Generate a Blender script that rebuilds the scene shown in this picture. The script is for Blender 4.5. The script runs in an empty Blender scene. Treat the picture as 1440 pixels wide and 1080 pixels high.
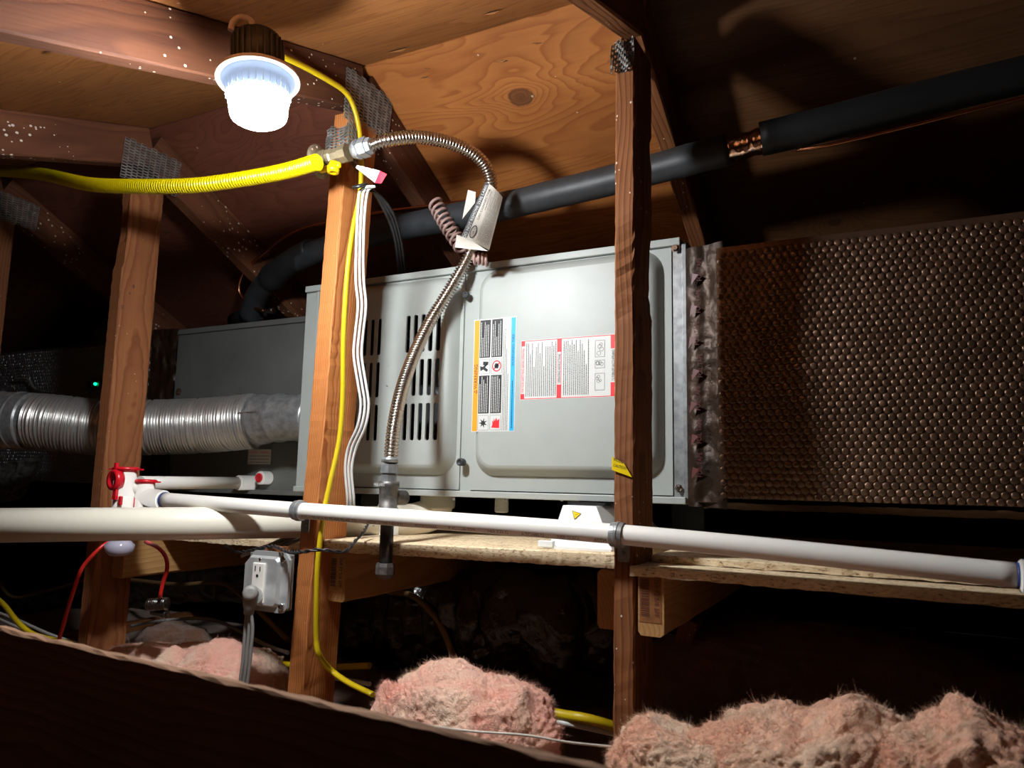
import bpy, bmesh, math, random
import numpy as np
from mathutils import Vector, Matrix, noise
random.seed(7)
C = bpy.context.scene.collection
PI = math.pi

# ---------------------------------------------------------------- camera, world, exposure
F = 1050.0                                   # focal length in pixels of the 1440x1080 frame
def _n(v): return v/np.linalg.norm(v)
_U = _n(np.array([170., 8040., -1050.]))
_X = np.array([2038., 98., 1050.]); _X = _n(_X - _U*(_X@_U))
_Y = np.cross(_U, _X)
RW = np.array([_X, _Y, _U])                  # rows: world axes in camera space
cam = bpy.data.cameras.new('camera'); camo = bpy.data.objects.new('camera', cam); C.objects.link(camo)
cam.sensor_width = 36.0; cam.lens = 36.0*F/1440.0; cam.clip_start = 0.02
camo.matrix_world = Matrix([list(r) for r in RW]).to_4x4()
cam.dof.use_dof = True; cam.dof.focus_distance = 1.35; cam.dof.aperture_fstop = 6.5
bpy.context.scene.camera = camo
w = bpy.data.worlds.new('world'); bpy.context.scene.world = w; w.use_nodes = True
w.node_tree.nodes['Background'].inputs[0].default_value = (0.9, 0.75, 0.6, 1)
w.node_tree.nodes['Background'].inputs[1].default_value = 0.01
vs = bpy.context.scene.view_settings
vs.view_transform = 'Standard'; vs.look = 'None'; vs.exposure = 0.0; vs.gamma = 1.0; vs.use_curve_mapping = False
LAMP_STRENGTH = 520.0

# point of the world seen at a pixel, on a plane X=, Y=, Z= or at a depth along the lens axis
def ray(px, py): return RW @ np.array([(px-720)/F, (540-py)/F, -1.0])
def P(px, py, X=None, Y=None, Z=None, D=None):
    d = ray(px, py)
    t = D if D is not None else X/d[0] if X is not None else Y/d[1] if Y is not None else Z/d[2]
    return Vector(d*t)

# ---------------------------------------------------------------- mesh helpers
class MB:
    def __init__(s): s.v = []; s.f = []; s.m = []; s.g = []; s.sm = []
    def add(s, vs_, fs, mi=0, gc=None, smooth=False):
        o = len(s.v); s.v += [tuple(v) for v in vs_]
        s.g += [tuple(v) for v in (gc if gc is not None else vs_)]
        for f in fs: s.f.append(tuple(i+o for i in f)); s.m.append(mi); s.sm.append(smooth)
        return s
    def build(s, name, mat, parent=None, label=None):
        me = bpy.data.meshes.new(name)
        off = Vector(parent.get('_base', (0,0,0))) if parent is not None else Vector((0,0,0))
        vv = [(a[0]-off[0], a[1]-off[1], a[2]-off[2]) for a in s.v]
        me.from_pydata(vv, [], s.f)
        at = me.attributes.new('gc', 'FLOAT_VECTOR', 'POINT'); at.data.foreach_set('vector', np.array(s.g, dtype=np.float32).ravel())
        mats = mat if isinstance(mat, (list, tuple)) else [mat]
        for m in mats: me.materials.append(m)
        me.polygons.foreach_set('material_index', s.m); me.polygons.foreach_set('use_smooth', s.sm)
        me.update()
        o = bpy.data.objects.new(name, me); C.objects.link(o)
        if parent is not None: o.parent = parent; o['_base'] = tuple(off)
        else: o['_base'] = (0.0, 0.0, 0.0)
        if label: o['label'] = label
        return o
def tag(o, label, cat, group=None, kind=None):
    if label: o['label'] = label
    if cat: o['category'] = cat
    if group: o['group'] = group
    if kind: o['kind'] = kind
    return o
def thing(name, label, cat, base, group=None):
    o = bpy.data.objects.new(name, None); C.objects.link(o); o.location = Vector(base)
    o.empty_display_size = 0.05; o['_base'] = tuple(base)
    return tag(o, label, cat, group)

def frame(d, up=(0,0,1)):
    d = Vector(d).normalized(); u = Vector(up)
    if abs(d.dot(u)) > 0.98: u = Vector((0,1,0))
    a = u.cross(d).normalized(); b = d.cross(a).normalized()
    return a, b, d
def box(mb, c, s, ax=None, mi=0, ch=0.0):
    c = Vector(c); A = ax or (Vector((1,0,0)), Vector((0,1,0)), Vector((0,0,1)))
    h = [q/2 for q in s]
    if ch <= 0:
        vs_ = [c + A[0]*(i*h[0]) + A[1]*(j*h[1]) + A[2]*(k*h[2]) for i in (-1,1) for j in (-1,1) for k in (-1,1)]
        fs = [(0,1,3,2),(4,6,7,5),(0,4,5,1),(2,3,7,6),(0,2,6,4),(1,5,7,3)]
        mb.add(vs_, fs, mi)
    else:
        bm = bmesh.new(); bmesh.ops.create_cube(bm, size=1.0)
        bmesh.ops.scale(bm, vec=s, verts=bm.verts)
        bmesh.ops.bevel(bm, geom=bm.edges[:], offset=ch, segments=2, affect='EDGES', profile=0.5)
        vs_ = [c + A[0]*v.co.x + A[1]*v.co.y + A[2]*v.co.z for v in bm.verts]
        bm.verts.index_update()
        fs = [tuple(v.index for v in f.verts) for f in bm.faces]; bm.free()
        mb.add(vs_, fs, mi)
    return mb
def xbox(mb, x0, x1, y0, y1, z0, z1, mi=0, ch=0.0):
    return box(mb, ((x0+x1)/2,(y0+y1)/2,(z0+z1)/2), (x1-x0, y1-y0, z1-z0), None, mi, ch)

def board(p0, p1, side, w_, t_, mb=None, ch=0.003, seg=24, seed=None, wane=None, jit=0.0006, mi=0):
    """a length of sawn lumber with eased, slightly uneven arrises; gc carries the grain coordinates"""
    mb = mb or MB(); p0 = Vector(p0); p1 = Vector(p1); L = (p1-p0).length; d = (p1-p0)/L
    sd = Vector(side); sd = (sd - d*sd.dot(d)).normalized(); th = d.cross(sd).normalized()
    rnd = random.Random(seed if seed is not None else len(mb.v)+int(L*1e4))
    ox, oy, oz = rnd.uniform(-.03,.03), rnd.uniform(.02,.07), rnd.uniform(0,9)
    hw, ht = w_/2, t_/2
    sec = [(-hw+ch,-ht),(hw-ch,-ht),(hw,-ht+ch),(hw,ht-ch),(hw-ch,ht),(-hw+ch,ht),(-hw,ht-ch),(-hw,-ht+ch)]
    vs_, gs, fs = [], [], []
    for i in range(seg+1):
        s = L*i/seg
        for k,(a,b) in enumerate(sec):
            a2 = a + rnd.uniform(-jit,jit); b2 = b + rnd.uniform(-jit,jit)
            if wane:
                for (s0,s1,kk,dep) in wane:
                    if k in kk and s0 < s < s1:
                        q = dep*math.sin(PI*(s-s0)/(s1-s0))**0.6*rnd.uniform(.55,1.0)
                        a2 -= math.copysign(q, a); b2 -= math.copysign(q*.6, b)
            vs_.append(p0 + d*s + sd*a2 + th*b2); gs.append((a2+ox, b2+oy, s+oz))
    n = len(sec)
    for i in range(seg):
        for k in range(n):
            k2 = (k+1)%n
            fs.append((i*n+k, i*n+k2, (i+1)*n+k2, (i+1)*n+k))
    fs.append(tuple(reversed(range(n)))); fs.append(tuple(seg*n+k for k in range(n)))
    mb.add(vs_, fs, mi, gs)
    return mb

def smooth_path(pts, n=8):
    pts = [Vector(p) for p in pts]
    if len(pts) < 3: 
        return [pts[0].lerp(pts[1], i/n) for i in range(n+1)]
    q = [pts[0]*2-pts[1]] + pts + [pts[-1]*2-pts[-2]]
    out = []
    for i in range(1, len(q)-2):
        a,b,c,d = q[i-1],q[i],q[i+1],q[i+2]
        for k in range(n):
            t = k/n
            out.append(0.5*((2*b)+(c-a)*t+(2*a-5*b+4*c-d)*t*t+(3*b-a-3*c+d)*t**3))
    out.append(pts[-1]); return out
def resample(path, step):
    L = [0.0]
    for a,b in zip(path, path[1:]): L.append(L[-1]+(b-a).length)
    n = max(2, int(L[-1]/step)); out = []; j = 0
    for i in range(n+1):
        s = L[-1]*i/n
        while j < len(L)-2 and L[j+1] < s: j += 1
        t = 0 if L[j+1]==L[j] else (s-L[j])/(L[j+1]-L[j]); out.append(path[j].lerp(path[j+1], t))
    return out, L[-1]
def sweep(mb, path, rf, n=16, mi=0, caps=True, smooth=True, flat=1.0, up=(0,0,1), rot0=0.0):
    """tube along a path; rf(i, s01) radius; flat squeezes it"""
    path = [Vector(p) for p in path]; N = len(path)
    T = [(path[min(i+1,N-1)]-path[max(i-1,0)]).normalized() for i in range(N)]
    a,b,_ = frame(T[0], up); vs_, fs, gs = [], [], []; acc = 0
    for i in range(N):
        if i: 
            a = (a - T[i]*a.dot(T[i])).normalized(); b = T[i].cross(a); acc += (path[i]-path[i-1]).length
        r = rf(i, i/(N-1)) if callable(rf) else rf
        for k in range(n):
            th = 2*PI*k/n + rot0
            vs_.append(path[i] + a*(r*math.cos(th)) + b*(r*flat*math.sin(th))); gs.append((r*math.cos(th), r*math.sin(th), acc))
    for i in range(N-1):
        for k in range(n):
            k2 = (k+1)%n; fs.append((i*n+k, i*n+k2, (i+1)*n+k2, (i+1)*n+k))
    mb.add(vs_, fs, mi, gs, smooth)
    if caps:
        o = len(mb.v)-len(vs_)
        for lst in (list(reversed(range(n))), [ (N-1)*n+k for k in range(n)]):
            mb.f.append(tuple(i+o for i in lst)); mb.m.append(mi); mb.sm.append(False)
    return mb
def lathe(mb, c, d, prof, n=32, mi=0, smooth=True, up=(0,0,1), rot0=0.0):
    """profile [(axial, radius)...] spun about direction d through c; sharp where points repeat"""
    a,b,d = frame(d, up); c = Vector(c); vs_, fs = [], []
    for (h,r) in prof:
        for k in range(n):
            t = 2*PI*k/n + rot0; vs_.append(c + d*h + a*(r*math.cos(t)) + b*(r*math.sin(t)))
    for i in range(len(prof)-1):
        for k in range(n):
            k2=(k+1)%n; fs.append((i*n+k,i*n+k2,(i+1)*n+k2,(i+1)*n+k))
    mb.add(vs_, fs, mi, None, smooth)
    o = len(mb.v)-len(vs_)
    for lst in (list(reversed(range(n))), [(len(prof)-1)*n+k for k in range(n)]):
        mb.f.append(tuple(i+o for i in lst)); mb.m.append(mi); mb.sm.append(False)
    return mb
def cyl(mb, p0, p1, r, n=20, mi=0, smooth=True, ch=0.0):
    p0=Vector(p0); p1=Vector(p1); L=(p1-p0).length
    pr = [(0,r),(L,r)] if ch<=0 else [(0,r-ch),(0,r-ch),(ch,r),(ch,r),(L-ch,r),(L-ch,r),(L,r-ch)]
    return lathe(mb, p0, p1-p0, pr, n, mi, smooth)
def prism(mb, pts2, O, A, B, T, mi=0):
    """2D outline extruded: O + x*A + y*B, thickness vector T"""
    n=len(pts2); O=Vector(O); A=Vector(A); B=Vector(B); T=Vector(T)
    vs_=[O+A*x+B*y for x,y in pts2]+[O+A*x+B*y+T for x,y in pts2]
    fs=[tuple(reversed(range(n))), tuple(range(n,2*n))]+[(i,(i+1)%n,(i+1)%n+n,i+n) for i in range(n)]
    return mb.add(vs_, fs, mi)
def rrect(x0,x1,y0,y1,r,n=5):
    out=[]
    for cx,cy,a0 in ((x1-r,y1-r,0),(x0+r,y1-r,PI/2),(x0+r,y0+r,PI),(x1-r,y0+r,1.5*PI)):
        for i in range(n+1):
            a=a0+PI/2*i/n; out.append((cx+r*math.cos(a),cy+r*math.sin(a)))
    return out
_tc = {}
def text_tris(s):
    """flat triangles of a string, cap height 1, starting at x=0"""
    if s in _tc: return _tc[s]
    cu = bpy.data.curves.new('txt','FONT'); cu.body=s; cu.resolution_u=2; cu.size=1.4
    ob = bpy.data.objects.new('txt',cu); C.objects.link(ob)
    bpy.context.view_layer.update()
    me = ob.evaluated_get(bpy.context.evaluated_depsgraph_get()).to_mesh()
    v=[(q.co.x,q.co.y) for q in me.vertices]; f=[tuple(p.vertices) for p in me.polygons]
    bpy.data.objects.remove(ob); bpy.data.curves.remove(cu)
    if v:
        x0=min(a for a,_ in v); v=[(a-x0,b) for a,b in v]
    _tc[s]=(v,f); return v,f
def text(mb, s, O, A, B, h, mi=0, width=None, mapf=None):
    v,f = text_tris(s); wd = max(a for a,_ in v) if v else 1
    sx = h if width is None else width/wd
    O=Vector(O); A=Vector(A).normalized(); B=Vector(B).normalized()
    vv = [mapf(a*sx,b*h) for a,b in v] if mapf else [O+A*(a*sx)+B*(b*h) for a,b in v]
    mb.add(vv, f, mi); return wd*sx

# ---------------------------------------------------------------- materials
def newmat(name):
    m=bpy.data.materials.new(name); m.use_nodes=True; nt=m.node_tree; b=nt.nodes['Principled BSDF']
    return m,nt,b
def nd(nt, t, **kw):
    n=nt.nodes.new(t)
    for k,v in kw.items():
        if k.startswith('i_'): n.inputs[k[2:].replace('_',' ')].default_value=v
        else: setattr(n,k,v)
    return n
def mathn(nt, op, a, b=None, c=None):
    n=nt.nodes.new('ShaderNodeMath'); n.operation=op
    for i,x in enumerate((a,b,c)):
        if x is None: continue
        if isinstance(x,(int,float)): n.inputs[i].default_value=x
        else: nt.links.new(x, n.inputs[i])
    return n.outputs[0]
def mix(nt, f, a, b, mode='MIX'):
    n=nt.nodes.new('ShaderNodeMix'); n.data_type='RGBA'; n.blend_type=mode
    for s,x in ((n.inputs[0],f),(n.inputs[6],a),(n.inputs[7],b)):
        if isinstance(x,(int,float)): s.default_value=x
        elif isinstance(x,tuple): s.default_value=x if len(x)==4 else (*x,1)
        else: nt.links.new(x,s)
    return n.outputs[2]
def ramp(nt, f, stops):
    n=nt.nodes.new('ShaderNodeValToRGB'); e=n.color_ramp.elements
    while len(e)<len(stops): e.new(0.5)
    for q,(p,c) in zip(e,stops): q.position=p; q.color=(*c,1) if len(c)==3 else c
    nt.links.new(f,n.inputs[0]); return n.outputs[0]
def mapping(nt, src, sc=(1,1,1), loc=(0,0,0)):
    n=nt.nodes.new('ShaderNodeMapping'); n.inputs['Scale'].default_value=sc; n.inputs['Location'].default_value=loc
    nt.links.new(src,n.inputs[0]); return n.outputs[0]
def noisen(nt, vec, scale, detail=3, rough=0.5, dist=0.0):
    n=nt.nodes.new('ShaderNodeTexNoise'); n.inputs['Scale'].default_value=scale; n.inputs['Detail'].default_value=detail
    n.inputs['Roughness'].default_value=rough; n.inputs['Distortion'].default_value=dist
    nt.links.new(vec,n.inputs['Vector']); return n.outputs[0]
def bump(nt, b, h, strength=0.4, dist=0.002):
    n=nt.nodes.new('ShaderNodeBump'); n.inputs['Strength'].default_value=strength; n.inputs['Distance'].default_value=dist
    nt.links.new(h,n.inputs['Height']); nt.links.new(n.outputs[0],b.inputs['Normal']); return n
def plain(name, col, rough=0.5, metal=0.0, spec=0.5, bumpsc=None, bs=0.2, bd=0.001, var=0.0, varsc=30, col2=None):
    m,nt,b=newmat(name); b.inputs['Roughness'].default_value=rough; b.inputs['Metallic'].default_value=metal
    b.inputs['Specular IOR Level'].default_value=spec; b.inputs['Base Color'].default_value=(*col,1)
    tc=nt.nodes.new('ShaderNodeTexCoord').outputs['Object']
    if var>0 or col2:
        f=noisen(nt,tc,varsc,4); c2=col2 or tuple(q*(1-var) for q in col)
        nt.links.new(ramp(nt,f,[(.35,c2),(.65,col)]),b.inputs['Base Color'])
    if bumpsc: bump(nt,b,noisen(nt,tc,bumpsc,4),bs,bd)
    return m
def lumber(name, light, dark, ringp=0.006, contrast=1.0, rough=0.75, specks=0.0, stain=0.5, knots=0.0):
    m,nt,b=newmat(name); at=nd(nt,'ShaderNodeAttribute',attribute_name='gc').outputs['Vector']
    sep=nt.nodes.new('ShaderNodeSeparateXYZ'); 
    wob=nt.nodes.new('ShaderNodeTexNoise'); wob.inputs['Scale'].default_value=1.0; wob.inputs['Detail'].default_value=2
    nt.links.new(mapping(nt,at,(9,9,2.2)),wob.inputs['Vector'])
    va=nt.nodes.new('ShaderNodeVectorMath'); va.operation='MULTIPLY_ADD'
    nt.links.new(wob.outputs['Color'],va.inputs[0]); va.inputs[1].default_value=(.05,.05,0); nt.links.new(at,va.inputs[2])
    nt.links.new(va.outputs[0],sep.inputs[0])
    r=mathn(nt,'SQRT',mathn(nt,'ADD',mathn(nt,'MULTIPLY',sep.outputs[0],sep.outputs[0]),mathn(nt,'MULTIPLY',sep.outputs[1],sep.outputs[1])))
    fr=mathn(nt,'FRACT',mathn(nt,'DIVIDE',r,ringp))
    ring=ramp(nt,fr,[(0,(0,0,0)),(.55,(.35,.35,.35)),(.85,(1,1,1)),(1,(0,0,0))])
    fib=noisen(nt,mapping(nt,at,(260,260,7)),1.0,3,.6)
    pat=noisen(nt,mapping(nt,at,(12,12,3)),1.0,4,.6)
    mul=mathn(nt,'MULTIPLY',ring,contrast)
    c=mix(nt,mul,light,dark)
    c=mix(nt,mathn(nt,'MULTIPLY',fib,.45),c,tuple(q*.55 for q in dark))
    c=mix(nt,mathn(nt,'MULTIPLY',ramp(nt,pat,[(.4,(0,0,0)),(.75,(1,1,1))]),stain),c,tuple(q*.5 for q in dark))
    if specks>0:
        vo=nt.nodes.new('ShaderNodeTexVoronoi'); vo.inputs['Scale'].default_value=75
        nt.links.new(mapping(nt,at,(1,1,.8)),vo.inputs['Vector'])
        cl=noisen(nt,at,4,2)
        thr=mathn(nt,'MULTIPLY',ramp(nt,cl,[(.42,(0,0,0)),(.6,(1,1,1))]),.2*specks)
        sp=mathn(nt,'LESS_THAN',vo.outputs['Distance'],thr)
        c=mix(nt,sp,c,(.75,.65,.55))
    nt.links.new(c,b.inputs['Base Color']); b.inputs['Roughness'].default_value=rough; b.inputs['Specular IOR Level'].default_value=.3
    bump(nt,b,mathn(nt,'ADD',fib,mathn(nt,'MULTIPLY',ring,.6)),.35,.0012)
    return m
def plywood(name, light, dark, knots, sc=(1,5.5,1), seedloc=(0,0,0), tone=1.0):
    """rotary-cut veneer: contour bands of a distorted field; gc.xy on the sheet (x along the ridge)"""
    m,nt,b=newmat(name); at=nd(nt,'ShaderNodeAttribute',attribute_name='gc').outputs['Vector']
    base=mapping(nt,at,(sc[0],sc[1],1),seedloc)
    f1=noisen(nt,base,1.6,3,.45,.6)
    fld=mathn(nt,'MULTIPLY',f1,13.0)
    core=None
    for (kx,ky,rad) in knots:
        v=nt.nodes.new('ShaderNodeVectorMath'); v.operation='SUBTRACT'; nt.links.new(at,v.inputs[0]); v.inputs[1].default_value=(kx,ky,0)
        v2=nt.nodes.new('ShaderNodeVectorMath'); v2.operation='MULTIPLY'; nt.links.new(v.outputs[0],v2.inputs[0]); v2.inputs[1].default_value=(.75,1.15,0)
        ln=nt.nodes.new('ShaderNodeVectorMath'); ln.operation='LENGTH'; nt.links.new(v2.outputs[0],ln.inputs[0])
        dd=ln.outputs['Value']; g=mathn(nt,'MULTIPLY',dd,-1.0/(rad*2.4)); e=mathn(nt,'EXPONENT',g)
        fld=mathn(nt,'ADD',fld,mathn(nt,'MULTIPLY',e,7.0))
        wob=mathn(nt,'ADD',dd,mathn(nt,'MULTIPLY',noisen(nt,at,60,2),rad*.35))
        k=ramp(nt,mathn(nt,'DIVIDE',wob,rad*1.9),[(.0,(1,1,1)),(.45,(.75,.75,.75)),(.56,(.9,.9,.9)),(.64,(0,0,0))])
        core=k if core is None else mathn(nt,'MAXIMUM',core,k)
    fine=noisen(nt,mapping(nt,at,(6,160,1)),1.0,4,.65)
    band=mathn(nt,'FRACT',mathn(nt,'ADD',mathn(nt,'MULTIPLY',fld,1.25),mathn(nt,'MULTIPLY',fine,.25)))
    band=ramp(nt,band,[(0,(0,0,0)),(.6,(.35,.35,.35)),(.9,(1,1,1)),(1,(0,0,0))])
    pat=noisen(nt,mapping(nt,at,(3,6,1)),1.0,3,.6)
    c=mix(nt,mathn(nt,'MULTIPLY',band,.75),light,dark)
    c=mix(nt,mathn(nt,'MULTIPLY',fine,.45),c,tuple(q*.7 for q in dark))
    c=mix(nt,ramp(nt,pat,[(.35,(0,0,0)),(.8,(.7,.7,.7))]),c,tuple(q*.8 for q in dark))
    if core is not None: c=mix(nt,mathn(nt,'MULTIPLY',core,.85),c,(.05,.02,.01))
    vo=nt.nodes.new('ShaderNodeTexVoronoi'); vo.inputs['Scale'].default_value=22; nt.links.new(at,vo.inputs['Vector'])
    sp=mathn(nt,'LESS_THAN',vo.outputs['Distance'],mathn(nt,'MULTIPLY',ramp(nt,noisen(nt,at,3,2),[(.45,(0,0,0)),(.65,(1,1,1))]),.075))
    c=mix(nt,mathn(nt,'MULTIPLY',sp,.8),c,(.6,.5,.4))
    nt.links.new(c,b.inputs['Base Color']); b.inputs['Roughness'].default_value=.62; b.inputs['Specular IOR Level'].default_value=.35
    bump(nt,b,mathn(nt,'ADD',fine,mathn(nt,'MULTIPLY',band,.4)),.3,.001)
    return m
M={}
M['fir']=lumber('fir_orange',(.60,.24,.07),(.33,.085,.018),.0042,1.0,.7,.25,.12)
M['fir_red']=lumber('fir_red',(.38,.15,.055),(.20,.058,.02),.007,.8,.7,.3,.3)
M['fir_dark']=lumber('fir_dark',(.33,.125,.04),(.14,.042,.014),.008,.9,.75,.7,.5)
M['chord']=lumber('chord_red',(.23,.085,.035),(.105,.033,.016),.010,.7,.75,1.0,.6)
M['joist']=lumber('joist_fir',(.58,.33,.13),(.38,.17,.05),.007,.6,.75,0,.25)
M['chord2']=lumber('chord_dimmed_by_lamp',(.125,.043,.017),(.058,.017,.008),.010,.7,.75,.75,.6)  # darker copy of chord; lamp glare is taken down in the colour
M['beam']=lumber('beam_weathered',(.30,.17,.10),(.15,.075,.04),.010,.8,.85,0,.6)
M['ply_lit']=plywood('plywood_amber_lit',(.56,.215,.055),(.29,.085,.018),[(-.63,1.222,.021),(-.50,1.60,.010)],(1.0,5.0,1),(0,.3,0))  # lighter plywood copy; lamplight on this bay is part of the colour
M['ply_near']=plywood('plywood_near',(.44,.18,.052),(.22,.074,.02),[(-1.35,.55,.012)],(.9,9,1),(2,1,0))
M['ply_red_shade']=plywood('plywood_reddish_shade',(.26,.09,.05),(.145,.042,.024),[(-1.15,1.6,.008)],(1.2,5.5,1),(5,2,0))  # plywood copy with the purplish shade of the left side mixed into its colour
M['ply_brown_shade']=plywood('plywood_brown_shade',(.20,.085,.030),(.10,.038,.013),[(.04,1.56,.012),(-.1,1.62,.010),(.17,1.53,.008)],(.8,8,1),(9,4,0))  # darker plywood copy; shadow over the right-hand roof is in the colour
M['steel']=plain('painted_furnace_grey',(.39,.42,.40),.45,.0,.5,420,.06,.0004,.05,25)
M['coil']=plain('coil_grey_paint',(.19,.20,.19),.5,.3,.5,300,.15,.0005,.2,8)
M['galv']=plain('galvanised_steel',(.42,.44,.45),.36,.6,.5,160,.15,.0006,.35,70)
M['galv_dull']=plain('galvanised_plate',(.34,.33,.31),.5,.5,.5,120,.3,.0008,.5,60)
M['alu']=plain('flexible_aluminium',(.70,.69,.67),.33,.85,.5,40,.25,.001,.15,20)
M['stainless']=plain('stainless_corrugated',(.62,.58,.53),.24,1.0)
M['chrome']=plain('bright_zinc',(.70,.71,.72),.2,1.0,.5,200,.2,.0005,.3,120)
M['brass']=plain('brass_fitting',(.30,.245,.15),.5,.6,.5,90,.2,.0006,.3,60)
M['foil']=plain('foil_bubble_wrap',(.28,.175,.115),.36,.85,.5,70,.3,.002,.25,12)  # brown reflection of the roof wood is put into the foil colour
M['foil_left_lit']=plain('foil_left_duct_lit',(.5,.5,.52),.3,.9,.5,70,.3,.002,.25,12)  # brighter foil copy; light reaching the left duct is put into the colour
M['tapefoil']=plain('foil_tape',(.05,.026,.014),.45,.5,.5,26,.8,.006,.5,14)
M['copperfoil']=plain('bright_copper_foil',(.85,.58,.45),.16,1.0,.5,60,.5,.003)
M['pvc']=plain('cream_pvc',(.84,.80,.68),.28,0,.5,None,.2,.001,.05,6)
M['pvc2']=plain('white_pvc',(.86,.84,.78),.3,0,.5)
M['clearpvc']=plain('milky_clear_plastic',(.42,.40,.50),.12,0,.7)
M['red']=plain('red_plastic',(.62,.008,.02),.3,0,.6)
M['tapered']=plain('dark_red_print',(.10,.012,.01),.5)
M['lensbase']=plain('lens_underside',(.20,.24,.30),.3)
M['redwire']=plain('red_wire',(.55,.02,.015),.35)
M['rubber']=plain('black_foam_rubber',(.012,.014,.016),.55,0,.5,220,.3,.0008)
M['rubber2']=plain('grey_foam_rubber',(.035,.04,.045),.5,0,.5,90,.35,.001,.3,40)
M['black']=plain('black_plastic',(.01,.01,.011),.35,0,.5)
M['blackwire']=plain('black_wire',(.018,.018,.022),.4)
M['blackiron']=plain('black_iron_pipe',(.03,.03,.03),.3,.3,.6,90,.4,.001,.5,60)
M['castiron']=plain('cast_iron_fitting',(.17,.16,.15),.5,.6,.5,220,.4,.0008,.4,120)
M['yellow']=plain('yellow_jacket',(.55,.44,.0),.32,0,.5)
M['yellowcable']=plain('yellow_cable',(.62,.45,.008),.4,0,.5)
M['yellowtag']=plain('yellow_tag',(.85,.60,.0),.4)
M['whitewire']=plain('white_wire',(.62,.62,.60),.4)
M['greywire']=plain('grey_cord',(.24,.235,.225),.45)
M['tancable']=plain('tan_cable',(.25,.15,.06),.5)
M['copper']=plain('copper_tube',(.72,.30,.15),.25,1.0,.5,None,.2,.001,.2,30)
M['coilcord']=plain('mauve_spring_wire',(.42,.28,.25),.45)
M['paper']=plain('paper_label',(.66,.62,.55),.6)
M['white']=plain('white_print',(.64,.66,.64),.5)
M['tagpaper']=plain('tag_paper',(.20,.195,.18),.6)
M['ink']=plain('black_ink',(.012,.012,.014),.5)
M['ink_soft']=plain('grey_ink',(.16,.14,.12),.6)
M['orange']=plain('orange_print',(.90,.33,.01),.5)
M['blue']=plain('blue_print',(.01,.40,.75),.5)
M['redprint']=plain('red_print',(.82,.012,.02),.5)
M['primer']=plain('purple_primer',(.02,.05,.22),.5)
M['cover']=plain('bright_cover_plate',(.66,.68,.68),.3,.5,.5,60,.12,.001,.2,40)
M['barpaper2']=plain('brown_end_tag',(.30,.125,.045),.6,0,.3,None,.2,.001,.3,60)
M['barink2']=plain('brown_ink',(.10,.025,.012),.6)
M['mailing']=plain('white_shield',(.80,.84,.84),.45,0,.5,14,.2,.002)
M['lampbody']=plain('lamp_housing_bronze',(.05,.043,.038),.5,.3)
M['lamprim']=plain('lamp_rim_tan',(.55,.42,.36),.4)
M['outlet']=plain('outlet_white',(.85,.82,.76),.35)
M['cavity']=plain('dark_interior',(.01,.01,.01),.7)
M['drywall']=plain('dusty_drywall',(.06,.045,.035),.9,0,.2,30,.5,.003,.5,6)
M['gable']=plain('dark_gable_boards',(.05,.025,.015),.9,0,.2,10,.3,.003,.4,3)
M['blackbag']=plain('black_duct_plastic',(.016,.011,.009),.2,0,.9,24,.9,.008)
M['rust']=plain('red_brown_part',(.12,.015,.01),.5)
def osb():
    m,nt,b=newmat('particle_board'); at=nd(nt,'ShaderNodeAttribute',attribute_name='gc').outputs['Vector']
    f=noisen(nt,mapping(nt,at,(120,120,300)),1,3,.7); g=noisen(nt,mapping(nt,at,(14,60,60)),1,3,.6)
    c=ramp(nt,f,[(.34,(.22,.13,.06)),(.44,(.74,.58,.37)),(.7,(.88,.76,.54))])
    c=mix(nt,ramp(nt,g,[(.4,(0,0,0)),(.7,(.5,.5,.5))]),c,(.45,.30,.15))
    nt.links.new(c,b.inputs['Base Color']); b.inputs['Roughness'].default_value=.85
    bump(nt,b,f,.7,.002); return m
M['osb']=osb()
def fiberglass(name, pink, pale, brown, amt):
    m,nt,b=newmat(name); tc=nt.nodes.new('ShaderNodeTexCoord').outputs['Object']
    f=noisen(nt,tc,9,4,.6,.4); g=noisen(nt,tc,26,4,.7,.8); h=noisen(nt,tc,160,3,.7,1.5)
    c=ramp(nt,f,[(.36,pale),(.58,pink)])
    c=mix(nt,mathn(nt,'MULTIPLY',ramp(nt,g,[(.45,(0,0,0)),(.7,(1,1,1))]),amt),c,brown)
    c=mix(nt,mathn(nt,'MULTIPLY',h,.3),c,tuple(q*.5 for q in pink))
    nt.links.new(c,b.inputs['Base Color']); b.inputs['Roughness'].default_value=1.0; b.inputs['Specular IOR Level'].default_value=.05; b.inputs['Sheen Weight'].default_value=.3
    b.inputs['Subsurface Weight'].default_value=.0
    bump(nt,b,mathn(nt,'ADD',h,g),.8,.004); return m
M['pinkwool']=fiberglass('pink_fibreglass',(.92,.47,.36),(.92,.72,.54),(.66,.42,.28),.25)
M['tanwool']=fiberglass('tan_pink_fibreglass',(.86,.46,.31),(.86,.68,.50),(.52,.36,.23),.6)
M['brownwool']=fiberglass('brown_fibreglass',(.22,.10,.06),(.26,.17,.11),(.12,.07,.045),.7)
def emis(name, col, s):
    m,nt,b=newmat(name); b.inputs['Base Color'].default_value=(.8,.8,.8,1); b.inputs['Emission Color'].default_value=(*col,1); b.inputs['Emission Strength'].default_value=s
    return m
M['glow']=emis('lit_diffuser',(.95,.98,1.0),LAMP_STRENGTH)
M['glow2']=emis('lit_upper_lens',(.55,.72,1.0),.55); M['glow2'].node_tree.nodes['Principled BSDF'].inputs['Base Color'].default_value=(.10,.13,.2,1)
M['led']=emis('green_led',(0,1,.25),6)

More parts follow.
